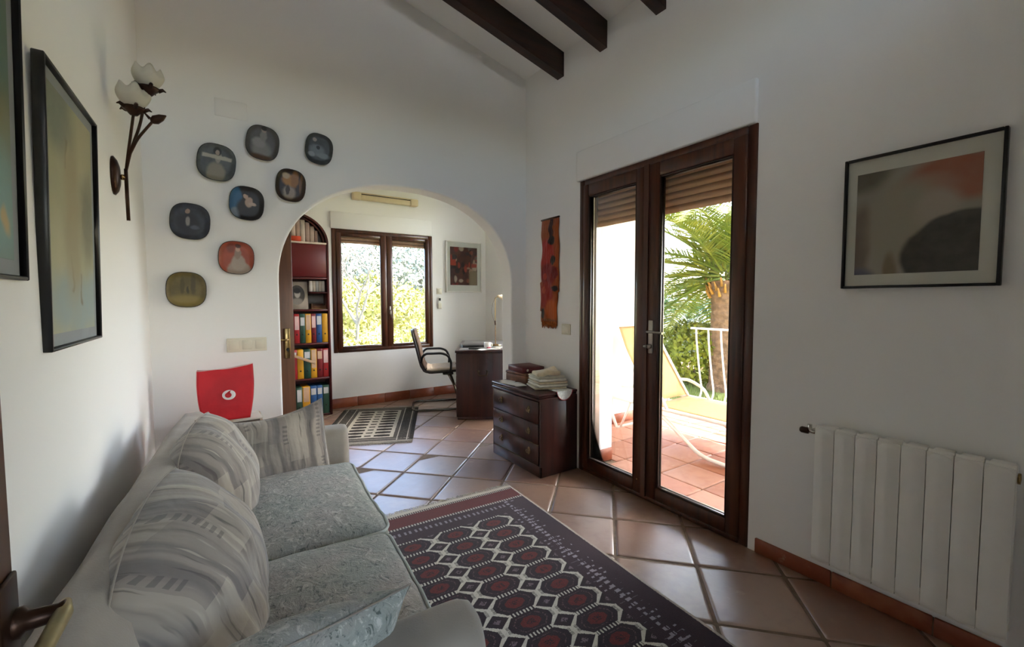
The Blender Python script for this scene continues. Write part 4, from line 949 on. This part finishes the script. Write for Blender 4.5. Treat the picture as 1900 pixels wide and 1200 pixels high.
for v in (0, 1): m.grid(lambda a, b, v=v: tuple(Vector(chair_surf(-.028, .235, 0, 1)(b, v)).lerp(Vector(chair_surf(-.004, .235, 0, 1)(b, v)), a)), 1, 16)
m.build('shell', SHELL, ch)
def pad(nm, mt, t0, t1):
    a, b = chair_surf(-.002, .222, t0, t1), chair_surf(.034, .222, t0, t1); m = MB(); m.grid(a, 16, 24); m.grid(b, 16, 24)
    for u in (0, 1): m.grid(lambda q, w, u=u: tuple(Vector(a(u, w)).lerp(Vector(b(u, w)), q)), 1, 24)
    for v in (0, 1): m.grid(lambda q, w, v=v: tuple(Vector(a(w, v)).lerp(Vector(b(w, v)), q)), 1, 16)
    m.build(nm, mt, ch)
pad('seat_pad', BEI, .0, .42); pad('back_pad', TAN, .47, .995)
for s in (-1, 1):
    m = MB(); m.tube(fillet([(-.205, s * .235, .56), (-.19, s * .262, .63), (-.15, s * .262, .665), (.03, s * .262, .667), (.10, s * .262, .64), (.135, s * .262, .56), (.13, s * .262, .47), (.10, s * .235, .435)], .03, 4), .0135, 10); m.build('armrest', BLACK, ch)

# arched bookcase: carcass, shelves, red panel, books, binders
REDW = wood('red-stained wood', '3f0d0c', '541412', .35, 2); REDP = plain('red lacquer panel', '5f0d10', .4, .08, 5)
BX0, BX1, BY0, BY1 = .275, .985, 5.10, YF - .005; BZ = 1.885
bc = thing('bookcase', 'arched red-stained bookcase filled with binders left of the study window', 'bookcase', (0, 0, 0))
m = MB()
for (xa, xb) in ((BX0, BX0 + .022), (BX1 - .022, BX1)): m.rbox((xa, BY0, 0), (xb, BY1, BZ), .003, 1)
m.box((BX0, BY1 - .008, 0), (BX1, BY1, BZ)); m.build('carcass', REDW, bc)
cx = (BX0 + BX1) / 2; ra = (BX1 - BX0) / 2
def ring(r0, r1, y0, y1, mm):
    N = 32; vs = []
    for i in range(N + 1):
        a = PI * i / N; c, s = math.cos(a), math.sin(a)
        for r in (r0, r1):
            for y in (y0, y1): vs.append((cx + r * c, y, BZ + r * s * .90))
    fs = []
    for i in range(N):
        k, l = i * 4, i * 4 + 4; fs += [(k, l, l + 1, k + 1), (k + 2, k + 3, l + 3, l + 2), (k, k + 2, l + 2, l), (k + 1, l + 1, l + 3, k + 3)]
    mm.add(vs, fs)
m = MB(); ring(ra - .022, ra, BY0, BY1, m); ring(ra - .05, ra - .036, BY0 + .03, BY0 + .045, m); m.build('arch_frame', REDW, bc)
m = MB(); m.add([(cx + (ra - .01) * math.cos(PI * i / 24), BY1 - .006, BZ + (ra - .01) * .9 * math.sin(PI * i / 24)) for i in range(25)], [tuple(range(25))]); m.build('arch_back', WALL, bc)
for z in (.0, .405, .79, 1.155, 1.50):
    MB().rbox((BX0 + .022, BY0 + .005, z), (BX1 - .022, BY1 - .008, z + .022), .003, 1).build('shelf', REDW, bc)
MB().rbox((BX0 + .022, BY0 - .004, BZ - .005), (BX1 - .022, BY1 - .008, BZ + .014), .003, 1).build('shelf', plain('pale shelf edge', 'd6c3b3', .5), bc)
MB().rbox((BX0 + .024, BY0 + .004, 1.526), (BX1 - .024, BY0 + .02, 1.878), .004, 1).build('panel_door', REDP, bc)
BCOL = {'red': plain('red binder', '9c1c20', .45, .08), 'dred': plain('dark red binder', '75161d', .45, .08), 'green': plain('green binder', '23493a', .45, .08), 'yellow': plain('yellow binder', 'd39a1e', .45, .06), 'blue': plain('blue binder', '1f4f86', .45, .08)}
LBL = {'pink': plain('pinkish label', 'd9b8b4', .8), 'white': plain('white label', 'c4c5c4', .8), 'tan': plain('tan label', 'c9a78a', .8)}
def binder(x, z, w, col, lab, l0, l1, hole, label, h=.315):
    t = thing('ring_binder', label, 'binder', (x + w / 2, BY0 + .006, z), 0, 'ring binders in the bookcase')
    w -= .003
    MB().rbox((-w / 2, 0, 0), (w / 2, .22, h), .003, 1).build('cover', BCOL[col], t)
    if lab: MB().box((-w * .38, -.0012, h * l0), (w * .38, .001, h * l1)).build('spine_label', LBL[lab], t)
    m = MB(); m.lathe([(.0, 0), (.0085, 0), (.0085, .002), (.0, .002)], 14, T(0, -.0002, h * hole) @ RX(R(90))); m.build('finger_hole', BLACK, t)
x = BX1 - .022 - .003
for (w, col, lab, l0, l1, lb) in ((.062, 'yellow', None, 0, 0, 'plain yellow binder at the right end of the upper binder shelf'), (.058, 'blue', 'white', .62, .92, 'blue binder with a white label on the upper binder shelf'), (.050, 'dred', 'pink', .52, .92, 'dark red binder with a pale label between the blue and yellow ones'), (.058, 'yellow', 'tan', .45, .96, 'yellow binder with a large tan label on the upper binder shelf'), (.055, 'green', 'white', .60, .88, 'green binder with a short white label on the upper binder shelf'), (.055, 'red', 'pink', .46, .92, 'bright red binder with a pink label on the upper binder shelf'), (.050, 'red', 'white', .3, .9, 'narrow red binder with a long white label next to the door leaf')):
    x -= w; binder(x, .814, w, col, lab, l0, l1, .30, lb)
x = BX1 - .022 - .003
for (w, col, lab, l0, l1, lb) in ((.062, 'red', 'pink', .50, .95, 'red binder at the right end of the middle binder shelf'), (.060, 'dred', 'tan', .65, .92, 'dark red binder with a small tan label on the middle shelf'), (.062, 'yellow', 'tan', .35, .98, 'yellow binder half covered by a tan label on the middle shelf'), (.070, 'green', 'white', .70, .92, 'green binder with a square white label on the middle shelf'), (.062, 'yellow', None, 0, 0, 'plain yellow binder on the middle shelf'), (.060, 'red', 'white', .80, .92, 'red binder with a thin white label behind the slanting wooden bar')):
    x -= w; binder(x, .429, w, col, lab, l0, l1, .27, lb)
x = BX1 - .022 - .006
for (w, col, lab, l0, l1, lb) in ((.068, 'green', 'white', .70, .92, 'green binder at the right end of the lowest shelf'), (.060, 'blue', 'white', .70, .92, 'blue binder beside the green one on the lowest shelf'), (.066, 'blue', 'white', .70, .92, 'left one of the two blue binders on the lowest shelf'), (.078, 'yellow', 'tan', .48, .98, 'yellow binder with a big tan label on the lowest shelf'), (.060, 'green', 'white', .5, .92, 'dark green binder next to the yellow one on the lowest shelf')):
    x -= w; binder(x, .024, w, col, lab, l0, l1, .30, lb)
o = MB().rbox((-.13, 0, -.014), (.13, .012, .014), .005, 2).build('wooden_bar', plain('bare wood', 'b89878', .6, .1, 20)); o.location = (.70, BY0 - .02, .645); o.rotation_euler = (0, R(24), 0); tag(o, 'pale wooden bar slanting across the middle binders', 'bar')
# portrait, albums, top books
ph = thing('framed_photograph', 'oval black-and-white portrait in a pale mount on the bookcase shelf', 'photograph', (.70, BY0 + .06, 1.178), 0); ph.rotation_euler = (R(-6), 0, 0)
MB().rbox((-.12, 0, 0), (.075, .012, .30), .004, 1).build('mount', plain('aged mount', 'a5988a', .7, .1, 12), ph)
m = MB(); m.add([(-.03 + .075 * math.cos(2 * PI * i / 28), -.001, .155 + .105 * math.sin(2 * PI * i / 28)) for i in range(28)], [tuple(range(28))]); m.build('portrait', art('sepia portrait', ('3a332e', '4a423b'), [(S, -.03, .07, .06, .05, '8d857c', .3), (S, -.028, .165, .028, .042, 'b5aca2', .2), (S, -.03, .20, .036, .03, '241f1c', .25)], .004, 40), ph)
for k in range(5):
    t = thing('photo_album', ('white', 'cream', 'pale grey', 'ivory', 'off-white')[k] + ' slim book above the small tray, ' + ('leftmost', 'second', 'middle', 'fourth', 'rightmost')[k] + ' of five', 'book', (.806 + .031 * k, BY0 + .05, 1.368), 0, 'slim books under the red panel'); cc = plain('album %d' % k, ('cfc6bc', 'bfb3a2', 'a8a5a0', 'c8bfae', 'd0c9c0')[k], .6)
    MB().rbox((-.0145, 0, 0), (.0145, .16, .118), .003, 1).build('cover', cc, t)
MB().rbox((.79, BY0 + .01, 1.350), (BX1 - .022, BY1 - .01, 1.364), .003, 1).build('half_shelf', REDW, bc)
t = thing('wooden_tray', 'small brown wooden letter tray on the shelf beside the portrait', 'tray', (.88, BY0 + .05, 1.178))
MB().rbox((-.075, 0, 0), (.075, .16, .012), .003, 1).build('bottom', TBW, t)
for a, b in (((-.075, 0, .012), (-.065, .16, .06)), ((.065, 0, .012), (.075, .16, .06)), ((-.065, .15, .012), (.065, .16, .06)), ((-.065, 0, .012), (.065, .01, .04))): MB().rbox(a, b, .002, 1).build('side', LEAFW, t)
t = thing('postcard', 'faded landscape postcard standing behind the wooden tray', 'postcard', (.88, BY0 + .225, 1.178)); MB().box((-.08, 0, 0), (.08, .003, .15)).build('print', art('postcard', ('8a8178', '9d948a'), [(S, 0, .05, .07, .03, '6d675e', .4), (S, 0, .11, .08, .03, 'a8a29a', .4)], .01, 20), t)
bw = random.Random(5); x = .585
tops = []
while x < BX1 - .07:
    w = bw.uniform(.032, .047); hmax = .90 * math.sqrt(max(0, (ra - .06) ** 2 - max(abs(x - cx), abs(x + w - cx)) ** 2)); h = min(.29, hmax)
    if h > .05: tops.append((x, w, h))
    x += w + .001
ORD = ('leftmost', 'second', 'third', 'fourth', 'fifth', 'sixth', 'seventh', 'eighth', 'ninth', 'tenth', 'eleventh')
for k, (x, w, h) in enumerate(tops):
    t = thing('paperback_book', ('pale pinkish', 'cream', 'dusky beige', 'light')[k % 4] + ' book in the arched top of the bookcase, ' + (ORD[k] + ' of the row' if k < len(tops) - 1 else 'rightmost and shortest of the row'), 'book', (x + w / 2, BY0 + .05, BZ + .0145), 0, 'pale books in the arched top')
    MB().rbox((-w / 2 + .0015, 0, 0), (w / 2 - .0015, .15, h), .003, 1).build('cover', plain('pale spine %d' % (k % 4), ('c2a89c', 'cdb8aa', 'b59a8e', 'd2c2b6')[k % 4], .7), t)
o = MB().rbox((-.05, 0, 0), (.05, .03, .055), .004, 1).build('orange_box', plain('orange card', 'd0451c', .6)); o.location = (.665, BY0 + .012, BZ + .0145); tag(o, 'small orange card box in front of the pale books', 'box')

# ---------------------------------------------------------------- porch outside the glass doors
PX1 = 4.74
m = MB(); m.box((WT, -1.6, -.35), (PX1, YA, -.006)); m.box((XR, DY0, -.1), (WT, DY1, -.006)); porch = struct(m.build('floor_porch', GROUT))
rng = random.Random(8)
tiles(porch, 'tile', TILE_OUT, Vector((2.30, 2.33)), Vector((1, 0)), Vector((0, 1)), .335, .008, lambda c: ((WT - .16 if DY0 < c.y < DY1 else WT, PX1, -1.55, YA) if (2.2 < c.x < PX1 + .2 and -1.7 < c.y < YA + .15) else None), .002, .0006, rng)
skirting('baseboard_porch', (3.6, YA), (WT, YA), .10, (0, -1)); skirting('baseboard_porch_jamb', (WT, DY1), (XR + .08, DY1), .10, (0, -1)); skirting('baseboard_porch_house', (WT, YA), (WT, DY1), .10, (1, 0))
m = MB(); m.box((WT - .05, -1.8, 2.62), (5.7, YA, 2.80)); struct(m.build('ceiling_porch', WALL))  # unseen porch roof, overhang extended to keep sun off the porch and room
m = MB(); m.box((XS + .25, YA2, -.35), (PX1, 6.4, -.006)); struct(m.build('floor_bounce_slab', plain('pale bounce slab', 'c4b39d', .8, .1, 6, .2, 60)))  # unseen slab, added to bounce sunlight into the study
rl = thing('balcony_railing', 'white metal railing with bellied bars along the porch edge', 'railing', (4.60, 0, 0))
MB().rbox((-.02, -1.55, .925), (.02, YA, .945), .004, 1).build('top_rail', WHITE_METAL, rl); MB().rbox((-.012, -1.55, .05), (.012, YA, .066), .003, 1).build('bottom_rail', WHITE_METAL, rl)
bar = None
for k in range(30):
    y = 3.02 - .152 * k
    if bar is None: bar = MB().tube([(0, 0, .93), (.012, 0, .80), (.05, 0, .58), (.09, 0, .38), (.125, 0, .24), (.13, 0, .17), (.10, 0, .11), (.04, 0, .07), (0, 0, .06)], .0095, 8).build('baluster', WHITE_METAL, rl); bar.location.y = y
    else: inst(bar, rl, (0, y, 0))
# sun lounger
lo = thing('sun_lounger', 'white tubular sun lounger with a pale yellow sling on the porch', 'sun lounger', (3.42, 2.5, 0))
YEL = plain('yellow sling', 'ad8a58', .8, .05, 40); hw = .31
for s in (-1, 1):
    m = MB(); m.tube(fillet([(s * hw, .42, .335), (s * hw, .0, .335), (s * hw, -1.35, .335)], .03), .016, 10); m.build('side_rail', WHITE_METAL, lo)
    m = MB(); m.tube(fillet([(s * (hw - .03), .0, .35), (s * (hw - .03), .30, .80), (s * (hw - .03), .40, 1.02)], .06), .014, 10); m.build('back_tube', WHITE_METAL, lo)
    m = MB(); m.tube(fillet([(s * hw, .42, .335), (s * hw, .44, .20), (s * hw, .36, .05)], .05), .015, 10); m.tube([(s * (hw - .02), .20, .34), (s * (hw - .02), .33, .06)], .011, 8); m.build('rear_leg', WHITE_METAL, lo)
    m = MB(); m.tube(fillet([(s * hw, -.05, .335), (s * hw, -.22, .23), (s * hw, -.52, .03), (s * hw, -.85, .016), (s * hw, -1.1, .04), (s * hw, -1.22, .33)], .09), .016, 10); m.build('front_leg', WHITE_METAL, lo)
    m = MB(); m.tube(fillet([(s * hw, .30, .46), (s * hw, .02, .50), (s * hw, -.14, .44), (s * hw, -.20, .34)], .06), .014, 10); m.build('arm_tube', WHITE_METAL, lo)
m = MB(); m.tube([(-hw, .36, .05), (hw, .36, .05)], .013, 8); m.tube([(-hw, -1.35, .335), (hw, -1.35, .335)], .015, 8); m.tube([(-hw + .03, .40, 1.02), (hw - .03, .40, 1.02)], .013, 8); m.build('cross_bar', WHITE_METAL, lo)
m = MB(); m.grid(lambda u, v: ((-hw + .02) + (2 * hw - .04) * u, .02 - 1.36 * v, .345 - .012 * math.sin(PI * u)), 8, 12); o = m.build('seat_sling', YEL, lo); o.modifiers.new('t', 'SOLIDIFY').thickness = .004
m = MB(); m.grid(lambda u, v: ((-hw + .04) + (2 * hw - .08) * u, .01 + (.30 * v / .7 if v < .7 else .30 + .10 * (v - .7) / .3), .36 + (.44 * v / .7 if v < .7 else .44 + .22 * (v - .7) / .3)), 8, 14); o = m.build('back_sling', YEL, lo); o.modifiers.new('t', 'SOLIDIFY').thickness = .004

# ---------------------------------------------------------------- garden, palm, hillside
def grass():
    p, x, y, z = coords(); n = noise(p, .8, 4); n2 = noise(p, 40, 3)
    return {'c': mixc(n2, mixc(n, lin('4c6024'), lin('6c7030')), lin('787c3a')), 'b': (n2, .6, .05)}
m = MB(); m.grid(lambda u, v: (PX1 + 30 * u ** 1.5, -14 + 34 * v, -.30 + .08 * mnoise.noise(Vector((u * 9, v * 9, 0)))), 30, 40); m.box((-6, -16, -2.2), (WT, YB - 2.8, -.4)) if False else None
lawn = struct(m.build('lawn', mat('lawn', grass, .9)))
gr = random.Random(12); m = MB()
for k in range(9000):
    x = 4.95 + 4.5 * gr.random() ** 1.2; y = 1.2 + 5.0 * gr.random(); h = gr.uniform(.03, .08); a = gr.uniform(0, PI); dx, dy = .006 * math.cos(a), .006 * math.sin(a); lx, ly = gr.uniform(-.03, .03), gr.uniform(-.03, .03)
    m.add([(x - dx, y - dy, -.32), (x + dx, y + dy, -.32), (x + lx, y + ly, -.28 + h)], [(0, 1, 2)])
tag(m.build('grass_blades', plain('grass blade', '6c7630', .8, .3, 3), None, clean=False), 'short sunlit grass growing on the lawn beyond the railing', 'grass', kind='stuff')
def leafmat(name, a, b, c):
    def build():
        p, x, y, z = coords(); r = rnd(); n = noise(p, 3, 3)
        return {'c': mixc(ss(n + r * .3 - .15, .3, .7), mixc(r, lin(a), lin(c)), lin(b))}
    return mat(name, build, .7, spec=.3)
def bush_mesh(name, mt, rx, rz, n, leaf, seed, hollow=.45):
    q = random.Random(seed); m = MB()
    for k in range(n):
        d = Vector((q.gauss(0, 1), q.gauss(0, 1), q.gauss(0, 1))).normalized(); rr = hollow + (1 - hollow) * q.random() ** .5
        bump = 1 + .25 * mnoise.noise(d * 2.3 + Vector((seed, 0, 0)))
        p = Vector((d.x * rx * rr * bump, d.y * rx * rr * bump, rz + d.z * rz * rr * bump))
        a = Vector((q.gauss(0, 1), q.gauss(0, 1), q.gauss(0, 1))).normalized(); b = a.cross(d + Vector((.01, .02, .03))).normalized(); l = leaf * q.uniform(.6, 1.3)
        m.add([p - a * l * .5, p + b * l * .28, p + a * l * .5, p - b * l * .28], [(0, 1, 2, 3)])
    return m.mesh(name, mt, clean=False)
def bush(name, label, group, me, loc, s=1, trunk=None, cat='shrub'):
    t = thing(name, label, cat, loc, random.uniform(0, 6), group)
    o = bpy.data.objects.new('foliage', me); COL.objects.link(o); o.parent = t; o.scale = (s, s, s)
    if trunk:
        m = MB(); m.tube([(0, 0, -.2), (.03, .02, trunk * .5), (0, .05, trunk)], [.10 * s, .08 * s, .06 * s], 7); m.build('trunk', BARK, t); o.location.z = trunk * .75
    else:
        MB().tube([(0, 0, -.1), (0, 0, .3 * s)], [.03, .02], 5).build('stem', BARK, t)
    return t
BARK = plain('bark', '6e5a48', .9, .35, 12, .6, 30, .02)
LF1 = leafmat('yellow-green leaves', '85854c', 'a6a25e', '777c48'); LF2 = leafmat('grey-green leaves', '74796c', '8c9284', '686e64'); LF3 = leafmat('dark green leaves', '3a5230', '5d7440', '2e4428'); LF4 = leafmat('bright hedge leaves', '767c22', '9a9636', '546a24')
# sheared hedge and shrubs beyond the railing
hb = bush_mesh('hedge foliage', LF4, .62, .62, 2600, .10, 31, .7)
bush('hedge', 'round clipped yellow-green hedge beside the palm trunk', None, hb, (7.35, 4.85, -.33), 1.0)
gd = [bush_mesh('garden foliage %d' % i, LF3 if i else LF2, .9, .8, 1400, .13, 40 + i, .6) for i in range(2)]
for k, (x, y, s) in enumerate(((9.2, 7.3, .9), (10.4, 7.9, 1.1), (9.9, 6.6, .8), (11.6, 7.0, 1.2), (12.4, 8.9, 1.3))):
    bush('garden_shrub', 'dark shrub in the garden behind the porch railing', 'garden shrubs', gd[k % 2], (x, y, -.35), s)
# stones edging the lawn
stn = None
for k in range(12):
    if stn is None:
        m = MB(); m.ball((0, 0, .1), (.2, .16, .14), 6); m.v = [tuple(wrinkle(v, .05, 4)) for v in m.v]; stn = m.build('edging_stone', plain('pale limestone', 'b0937c', .9, .2, 8, .4, 20, .02)); o = stn
    else: o = inst(stn)
    o.location = (8.0 + .46 * k, 5.75 - .02 * k + gr.uniform(-.08, .08), -.33); o.rotation_euler = (0, 0, gr.uniform(0, 6)); tag(o, 'pale stone in the low edging beyond the lawn', 'stone', 'edging stones')
# palm
pm = thing('palm_tree', 'date palm with a thick scaly trunk beyond the porch railing', 'palm', (7.25, 4.22, -.33))
def ptr(u, v):
    a = 2 * PI * u; z = 1.92 * v; r = .235 - .03 * v + .05 * max(0, v - .8) / .2 + .05 * max(0, .08 - v) / .08
    r += .022 * (((a * 7 / (2 * PI) + z * 4.2) % 1) * .6 + ((z * 8) % 1) * .6 - .5); return (r * math.cos(a), r * math.sin(a), z)
m = MB(); m.grid(ptr, 56, 90); m.build('trunk', plain('palm bark', '7d5f46', .9, .3, 14, .6, 40, .02), pm)
PALM = leafmat('palm leaflets', '5c6c24', '8c8c38', '50662c')
def frond(L, bend, seed):
    q = random.Random(seed); m = MB(); pts = []; N = 26; ang = 0; p = Vector((0, 0, 0))
    for i in range(N + 1):
        pts.append(p.copy()); ang -= bend / N * (.5 + i / N); p = p + Vector((math.cos(ang), 0, math.sin(ang))) * (L / N)
    m.tube(pts, [.024 * (1 - i / (N + 3)) + .003 for i in range(N + 1)], 5)
    for i in range(3, N * 2):
        t = i / 2; k = int(t); f = t - k
        if k >= N: break
        c = pts[k].lerp(pts[k + 1], f); tg = (pts[k + 1] - pts[k]).normalized(); ll = .52 * math.sin(PI * min(1, .18 + .82 * (t / N)) ** .8) + .10
        upv = Vector((0, 1, 0)).cross(tg) * -1
        for s in (-1, 1):
            d = (Vector((0, s, 0)) * .8 + tg * .55 + upv * q.uniform(.05, .35)).normalized(); e = c + d * ll + Vector((0, 0, -.12 * ll)); w = tg * .016
            md = c + d * ll * .5
            m.add([c - w, c + w, md + w * .9, e, md - w * .9], [(0, 1, 2, 3, 4)])
    return m.mesh('frond', PALM, clean=False)
FR = [frond(2.3, 1.5, 1), frond(2.1, 2.1, 2), frond(2.4, 1.0, 3)]
q = random.Random(77)
for k in range(52):
    el = (math.radians(80) - math.radians(104) * (k / 52) ** .9); a = k * 2.39996
    tc = math.cos(a - math.atan2(-.5, -.86)); tl = math.cos(a - math.atan2(.55, -.83))
    if el < R(30) and (tc > .55 or (tc > -.1 and tl < .35)): continue
    o = bpy.data.objects.new('frond', FR[k % 3 if el > R(35) else (0, 2)[k % 2]]); COL.objects.link(o); o.parent = pm
    o.location = (.10 * math.cos(a), .10 * math.sin(a), 1.98 + .18 * math.sin(el)); o.rotation_euler = (0, -el, a)
m = MB()
for k in range(30):
    a = k * 2.4; r = .24; z = 1.62 + .25 * (k / 30); m.tube([(r * math.cos(a), r * math.sin(a), z), ((r + .08) * math.cos(a), (r + .08) * math.sin(a), z + .14)], [.03, .012], 5)
tag(m.build('leaf_stubs', plain('frond stubs', 'b5823c', .8, .2), pm), kind='stuff')
# hillside behind the study window
def hz(x, y): return -1.5 + .20 * (y - 6) - .10 * max(0, x - 9.0 - (y - 25) * .1) * min(1, max(0, y - 12) / 15) + .5 * mnoise.noise(Vector((x * .2, y * .2, 5)))
def hill():
    p, x, y, z = coords(); n = noise(p, .9, 5); return {'c': mixc(ss(n, .35, .65), lin('7d7b4e'), lin('948969')), 'b': (noise(p, 6, 4), .6, .1)}
m = MB(); m.grid(lambda u, v: (-14 + 50 * u, 6.2 + 50 * v, hz(-14 + 50 * u, 6.2 + 50 * v) if v < .98 else -6), 50, 50); struct(m.build('hillside', mat('dry hillside', hill, .95)))
bm_ = [bush_mesh('hill foliage %d' % i, LF1 if i < 2 else LF2, 1.0, .75, 900, .16, 60 + i, .55) for i in range(4)]
q = random.Random(15); n = 0; placed = []
for k in range(2500):
    y = 8.5 + 27 * q.random() ** 1.2; x = y * q.uniform(.12, .52); 
    if n >= 95: break
    far = y > 19; s = q.uniform(.6, 1.0) * (.75 if y < 12 else 1.15 if y < 20 else 1.5)
    if any((x - a) ** 2 + (y - b) ** 2 < ((s + c) * .62) ** 2 for a, b, c in placed): continue
    placed.append((x, y, s)); n += 1
    if far: bush('hillside_shrub', 'grey-green shrub high on the slope outside the study window', 'grey-green hillside shrubs', bm_[2 + n % 2], (x, y, hz(x, y) - .15), s)
    else: bush('hillside_shrub', 'yellow-green shrub on the lower slope outside the study window', 'yellow-green hillside shrubs', bm_[n % 2], (x, y, hz(x, y) - .15), s)
for k, (x, y, s) in enumerate(((10.4, 33, 1.2), (13.4, 35.5, 1.1), (7.4, 35, 1.3), (16.4, 37, .9))):
    bush('hillside_tree', 'dark pine-like tree on the ridge outside the study window', 'ridge trees', gd[0], (x, y, hz(x, y)), s * 1.2, 1.6, 'tree')
# tree with bare branches close to the study window's left pane
bt = thing('bare_tree', 'pale bare-branched tree outside the left pane of the study window', 'tree', (2.75, 11.2, hz(2.75, 11.2)))
m = MB(); q = random.Random(3)
def grow(p, d, L, r, dep):
    e = p + d * L; mid = p + d * L * .5 + Vector((q.gauss(0, .05), q.gauss(0, .05), .02)) * L
    m.tube([p, mid, e], [r, r * .85, r * .65], 5, cap=False)
    if dep:
        for _ in range(3): grow(e, (d + Vector((q.gauss(0, .55), q.gauss(0, .55), q.gauss(.1, .3)))).normalized(), L * .72, r * .62, dep - 1)
grow(Vector((0, 0, -.2)), Vector((.05, 0, 1)), 1.15, .06, 4); m.build('branches', plain('pale bark', '7d7568', .9, .2, 10), bt)

# ---------------------------------------------------------------- light portals at the openings (they emit nothing, they guide sampling)
def portal(name, loc, rot, w, h):
    d = bpy.data.lights.new(name, 'AREA'); d.shape = 'RECTANGLE'; d.size = w; d.size_y = h; d.cycles.is_portal = True
    o = bpy.data.objects.new(name, d); COL.objects.link(o); o.location = loc; o.rotation_euler = rot
portal('portal_door', (XR + .15, (DY0 + DY1) / 2, .95), (0, R(90), 0), 1.9, 1.25)
portal('portal_window', ((WX0 + WX1) / 2, YF + .16, 1.35), (R(-90), 0, 0), 1.2, 1.4)
portal('portal_added_hall', (.65, HY - .03, 1.25), (R(90), 0, 0), 2.25, 1.95)
portal('portal_added_high', (.925, YB - .14, 2.75), (R(90), 0, 0), 1.6, .36)
portal('portal_added_study', (XS + .2, (SY0 + SY1) / 2, 1.05), (0, R(90), 0), 2.0, 1.15)
